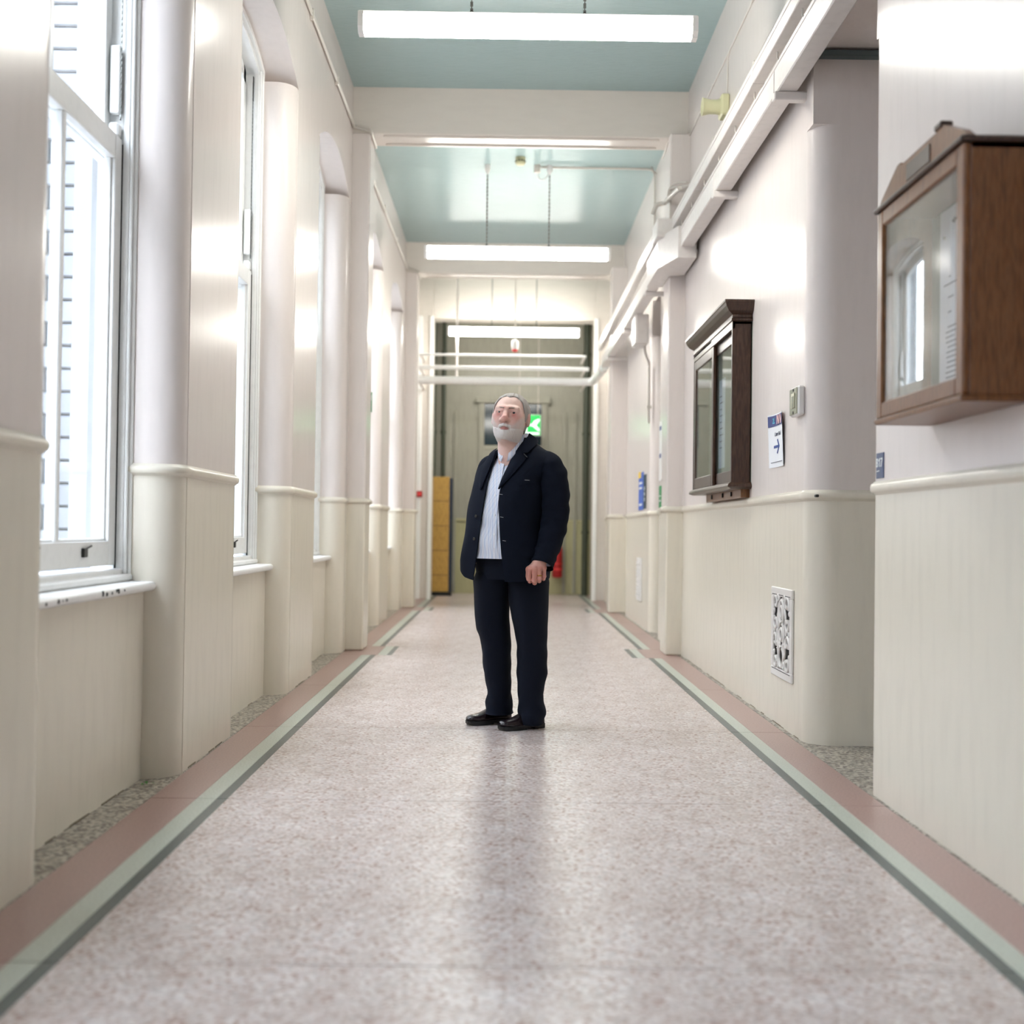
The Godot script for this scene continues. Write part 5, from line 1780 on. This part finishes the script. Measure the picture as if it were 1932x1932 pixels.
	for q in [[895, 977], [892.5, 1019]]:
		var l := L2(q[0], q[1])
		st = mk()
		lathe(st, [[0.0085, 0.0], [0.0085, 0.003], [0.006, 0.004], [0.005, 0.0032]], front(l.x - 0.004, l.y, 0.003), FWD, 14)
		put("button", st, M.button, jk)
	for q in [[936.5, 936], [938.5, 978], [943.5, 1021]]:
		ribbon("buttonhole", [L2(q[0] - 1, q[1] - 0.5), L2(q[0] + 5, q[1] + 0.5)], [L2(q[0] - 1, q[1] + 0.6), L2(q[0] + 5, q[1] + 1.5)], 0.002, 0.001, M.thread, jk, 3, 1)
	# trousers
	st = mk()
	rows = []
	for i in 13:
		var y := lerpf(0.965, 0.79, i / 12.0)
		var ring := PackedVector3Array()
		for s in 40:
			var t := TAU * s / 40
			ring.append(Vector3(lerpf(-0.012, 0.004, i / 12.0), y, -0.002) + LAT * ((0.198 + 0.006 * sin(i * 0.5)) * cos(t)) + FWD * (lerpf(0.172, 0.15, i / 12.0) * sin(t)))
		rows.append(ring)
	grid(st, rows, true, true)
	var legs := [[[0.87, -0.165, 0.0, -0.03, 0.13], [0.78, -0.196, 0.006, -0.04, 0.125], [0.68, -0.191, 0.0, -0.06, 0.115], [0.583, -0.186, 0.0, -0.075, 0.105], [0.513, -0.176, 0.006, -0.085, 0.098], [0.468, -0.158, 0.011, -0.09, 0.09], [0.428, -0.148, 0.012, -0.095, 0.088], [0.30, -0.137, 0.014, -0.112, 0.085], [0.20, -0.118, 0.016, -0.125, 0.08], [0.165, -0.113, 0.017, -0.127, 0.082], [0.12, -0.122, 0.022, -0.13, 0.085], [0.058, -0.124, 0.03, -0.135, 0.092]],
		[[0.87, 0.0, 0.185, 0.02, 0.13], [0.78, -0.012, 0.208, 0.03, 0.125], [0.68, -0.006, 0.207, 0.03, 0.115], [0.583, 0.012, 0.205, 0.02, 0.105], [0.50, 0.031, 0.203, 0.01, 0.1], [0.428, 0.042, 0.203, 0.005, 0.09], [0.29, 0.042, 0.206, 0.0, 0.085], [0.185, 0.05, 0.184, 0.0, 0.08], [0.14, 0.051, 0.192, 0.0, 0.083], [0.08, 0.053, 0.2, 0.0, 0.09], [0.026, 0.062, 0.188, -0.005, 0.092]]]
	for g in 2:
		rows = []
		var tb_: Array = legs[g].duplicate()
		tb_.reverse()
		for i in 71:
			var y := lerpf(legs[g][0][0], tb_[0][0], i / 70.0)
			var r := table(tb_, y)
			var ring := PackedVector3Array()
			for s in 36:
				var t := TAU * s / 36
				var c := Vector3((r[1] + r[2]) / 2.0, y, r[3])
				var a: float = (r[2] - r[1]) / 2.0
				var crease := 1.0 + 0.15 * pow(maxf(cos(t - 2.0 - 0.1 * g), 0.0), 9.0) * smoothstep(0.85, 0.72, y) * smoothstep(0.02, 0.2, y)
				var wr := 1.0 + 0.032 * sin(y * 62.0 + sin(t * 2.0 + g) * 2.5) * (smoothstep(0.62, 0.40, y) * 0.6 + smoothstep(0.22, 0.1, y)) + 0.012 * sin(y * 34.0 + t * 2.0) * smoothstep(0.66, 0.8, y)
				ring.append(c + Vector3(a * cos(t), 0, r[4] * sin(t)) * crease * wr)
			rows.append(ring)
		grid(st, rows, true, true)
		fan(st, rows[-1], Vector3.DOWN)
	var tr_ := put("trousers", st, M.trousers, man)
	st = mk()
	rows = []
	for yy in [[0.925, 0.0], [0.925, 0.006], [0.96, 0.006], [0.96, 0.0]]:
		var ring := PackedVector3Array()
		for s in 40:
			var t := TAU * s / 40
			ring.append(Vector3(-0.01, yy[0], -0.002) + LAT * ((0.2 + yy[1]) * cos(t)) + FWD * ((0.172 + yy[1]) * sin(t)))
		rows.append(ring)
	grid(st, rows, true)
	var bl := put("belt", st, M.belt, tr_)
	st = mk()
	var bc := Vector3(-0.01, 0.942, -0.002) + FWD * 0.178 + LAT * 0.02
	tube(st, [bc + LAT * 0.022 + Vector3(0, 0.017, 0), bc - LAT * 0.022 + Vector3(0, 0.017, 0), bc - LAT * 0.022 - Vector3(0, 0.017, 0), bc + LAT * 0.022 - Vector3(0, 0.017, 0), bc + LAT * 0.022 + Vector3(0, 0.017, 0)], 0.003, 6)
	put("buckle", st, M.steel, bl)
	# shoes
	for e in [[Vector3(0.012, 0, -0.205), Vector3(-0.222, 0, -0.075)], [Vector3(0.186, 0, -0.055), Vector3(-0.046, 0, 0.085)]]:
		var a: Vector3 = e[0]
		var ax: Vector3 = (e[1] - a).normalized()
		var side := Vector3.UP.cross(ax)
		var ln: float = (e[1] - a).length()
		var shape := [[0.0, 0.018, 0.05], [0.03, 0.032, 0.075], [0.12, 0.037, 0.095], [0.28, 0.038, 0.105], [0.42, 0.04, 0.098], [0.55, 0.045, 0.078], [0.68, 0.049, 0.062], [0.8, 0.047, 0.054], [0.9, 0.04, 0.048], [0.97, 0.026, 0.038], [1.0, 0.008, 0.026]]
		st = mk()
		rows = []
		var sole0 := PackedVector2Array()
		var sole1 := PackedVector2Array()
		for i in 33:
			var q := table(shape, i / 32.0)
			var c := a + ax * (ln * i / 32.0)
			var lift := 0.008 * smoothstep(0.75, 1.0, i / 32.0)
			var ring := PackedVector3Array()
			for s in 24:
				var t := TAU * s / 24
				var yy := maxf(sin(t), -0.25)
				ring.append(c + side * (q[1] * spow(cos(t), 0.8)) + Vector3(0, 0.02 + lift + (q[2] - 0.02) * (yy + 0.25) / 1.25, 0))
			rows.append(ring)
			sole0.append(Vector2(c.x + side.x * (q[1] + 0.004), c.z + side.z * (q[1] + 0.004)))
			sole1.append(Vector2(c.x - side.x * (q[1] + 0.004), c.z - side.z * (q[1] + 0.004)))
		grid(st, rows, true, true)
		fan(st, rows[0], -ax)
		fan(st, rows[-1], ax)
		var shoe := put("shoe", st, M.shoe_leather, man)
		sole1.reverse()
		var out := sole0.duplicate()
		out.append_array(sole1)
		st = mk()
		prism(st, out, 1, 0.010, 0.024)
		var heel := PackedVector2Array()
		for p in out:
			if (Vector3(p.x, 0, p.y) - a).dot(ax) < ln * 0.29:
				heel.append(p)
		prism(st, heel, 1, 0.0005, 0.013)
		var ball := PackedVector2Array()
		for p in out:
			var f := (Vector3(p.x, 0, p.y) - a).dot(ax) / ln
			if f > 0.45 and f < 0.95:
				ball.append(p)
		prism(st, ball, 1, 0.0005, 0.013)
		put("sole", st, M.shoe_sole, shoe)
	# shirt cuff edge and ring
	st = mk()
	lathe(st, [[0.047, 0.0], [0.047, 0.03], [0.045, 0.03], [0.045, 0.0]], Vector3(0.178, 0.911, 0.17), Vector3(-0.35, -1.0, 0.35), 20)
	put("shirt_cuff", st, sh, man)
	st = mk()
	lathe(st, [[0.0114, 0.0], [0.0122, 0.001], [0.0122, 0.0045], [0.0114, 0.0055]], Vector3(0.1468, 0.818, 0.182), Vector3(0, -1, -0.08), 16)
	var rg := put("ring", st, M.gold, man)
	rg.transform = hand_x
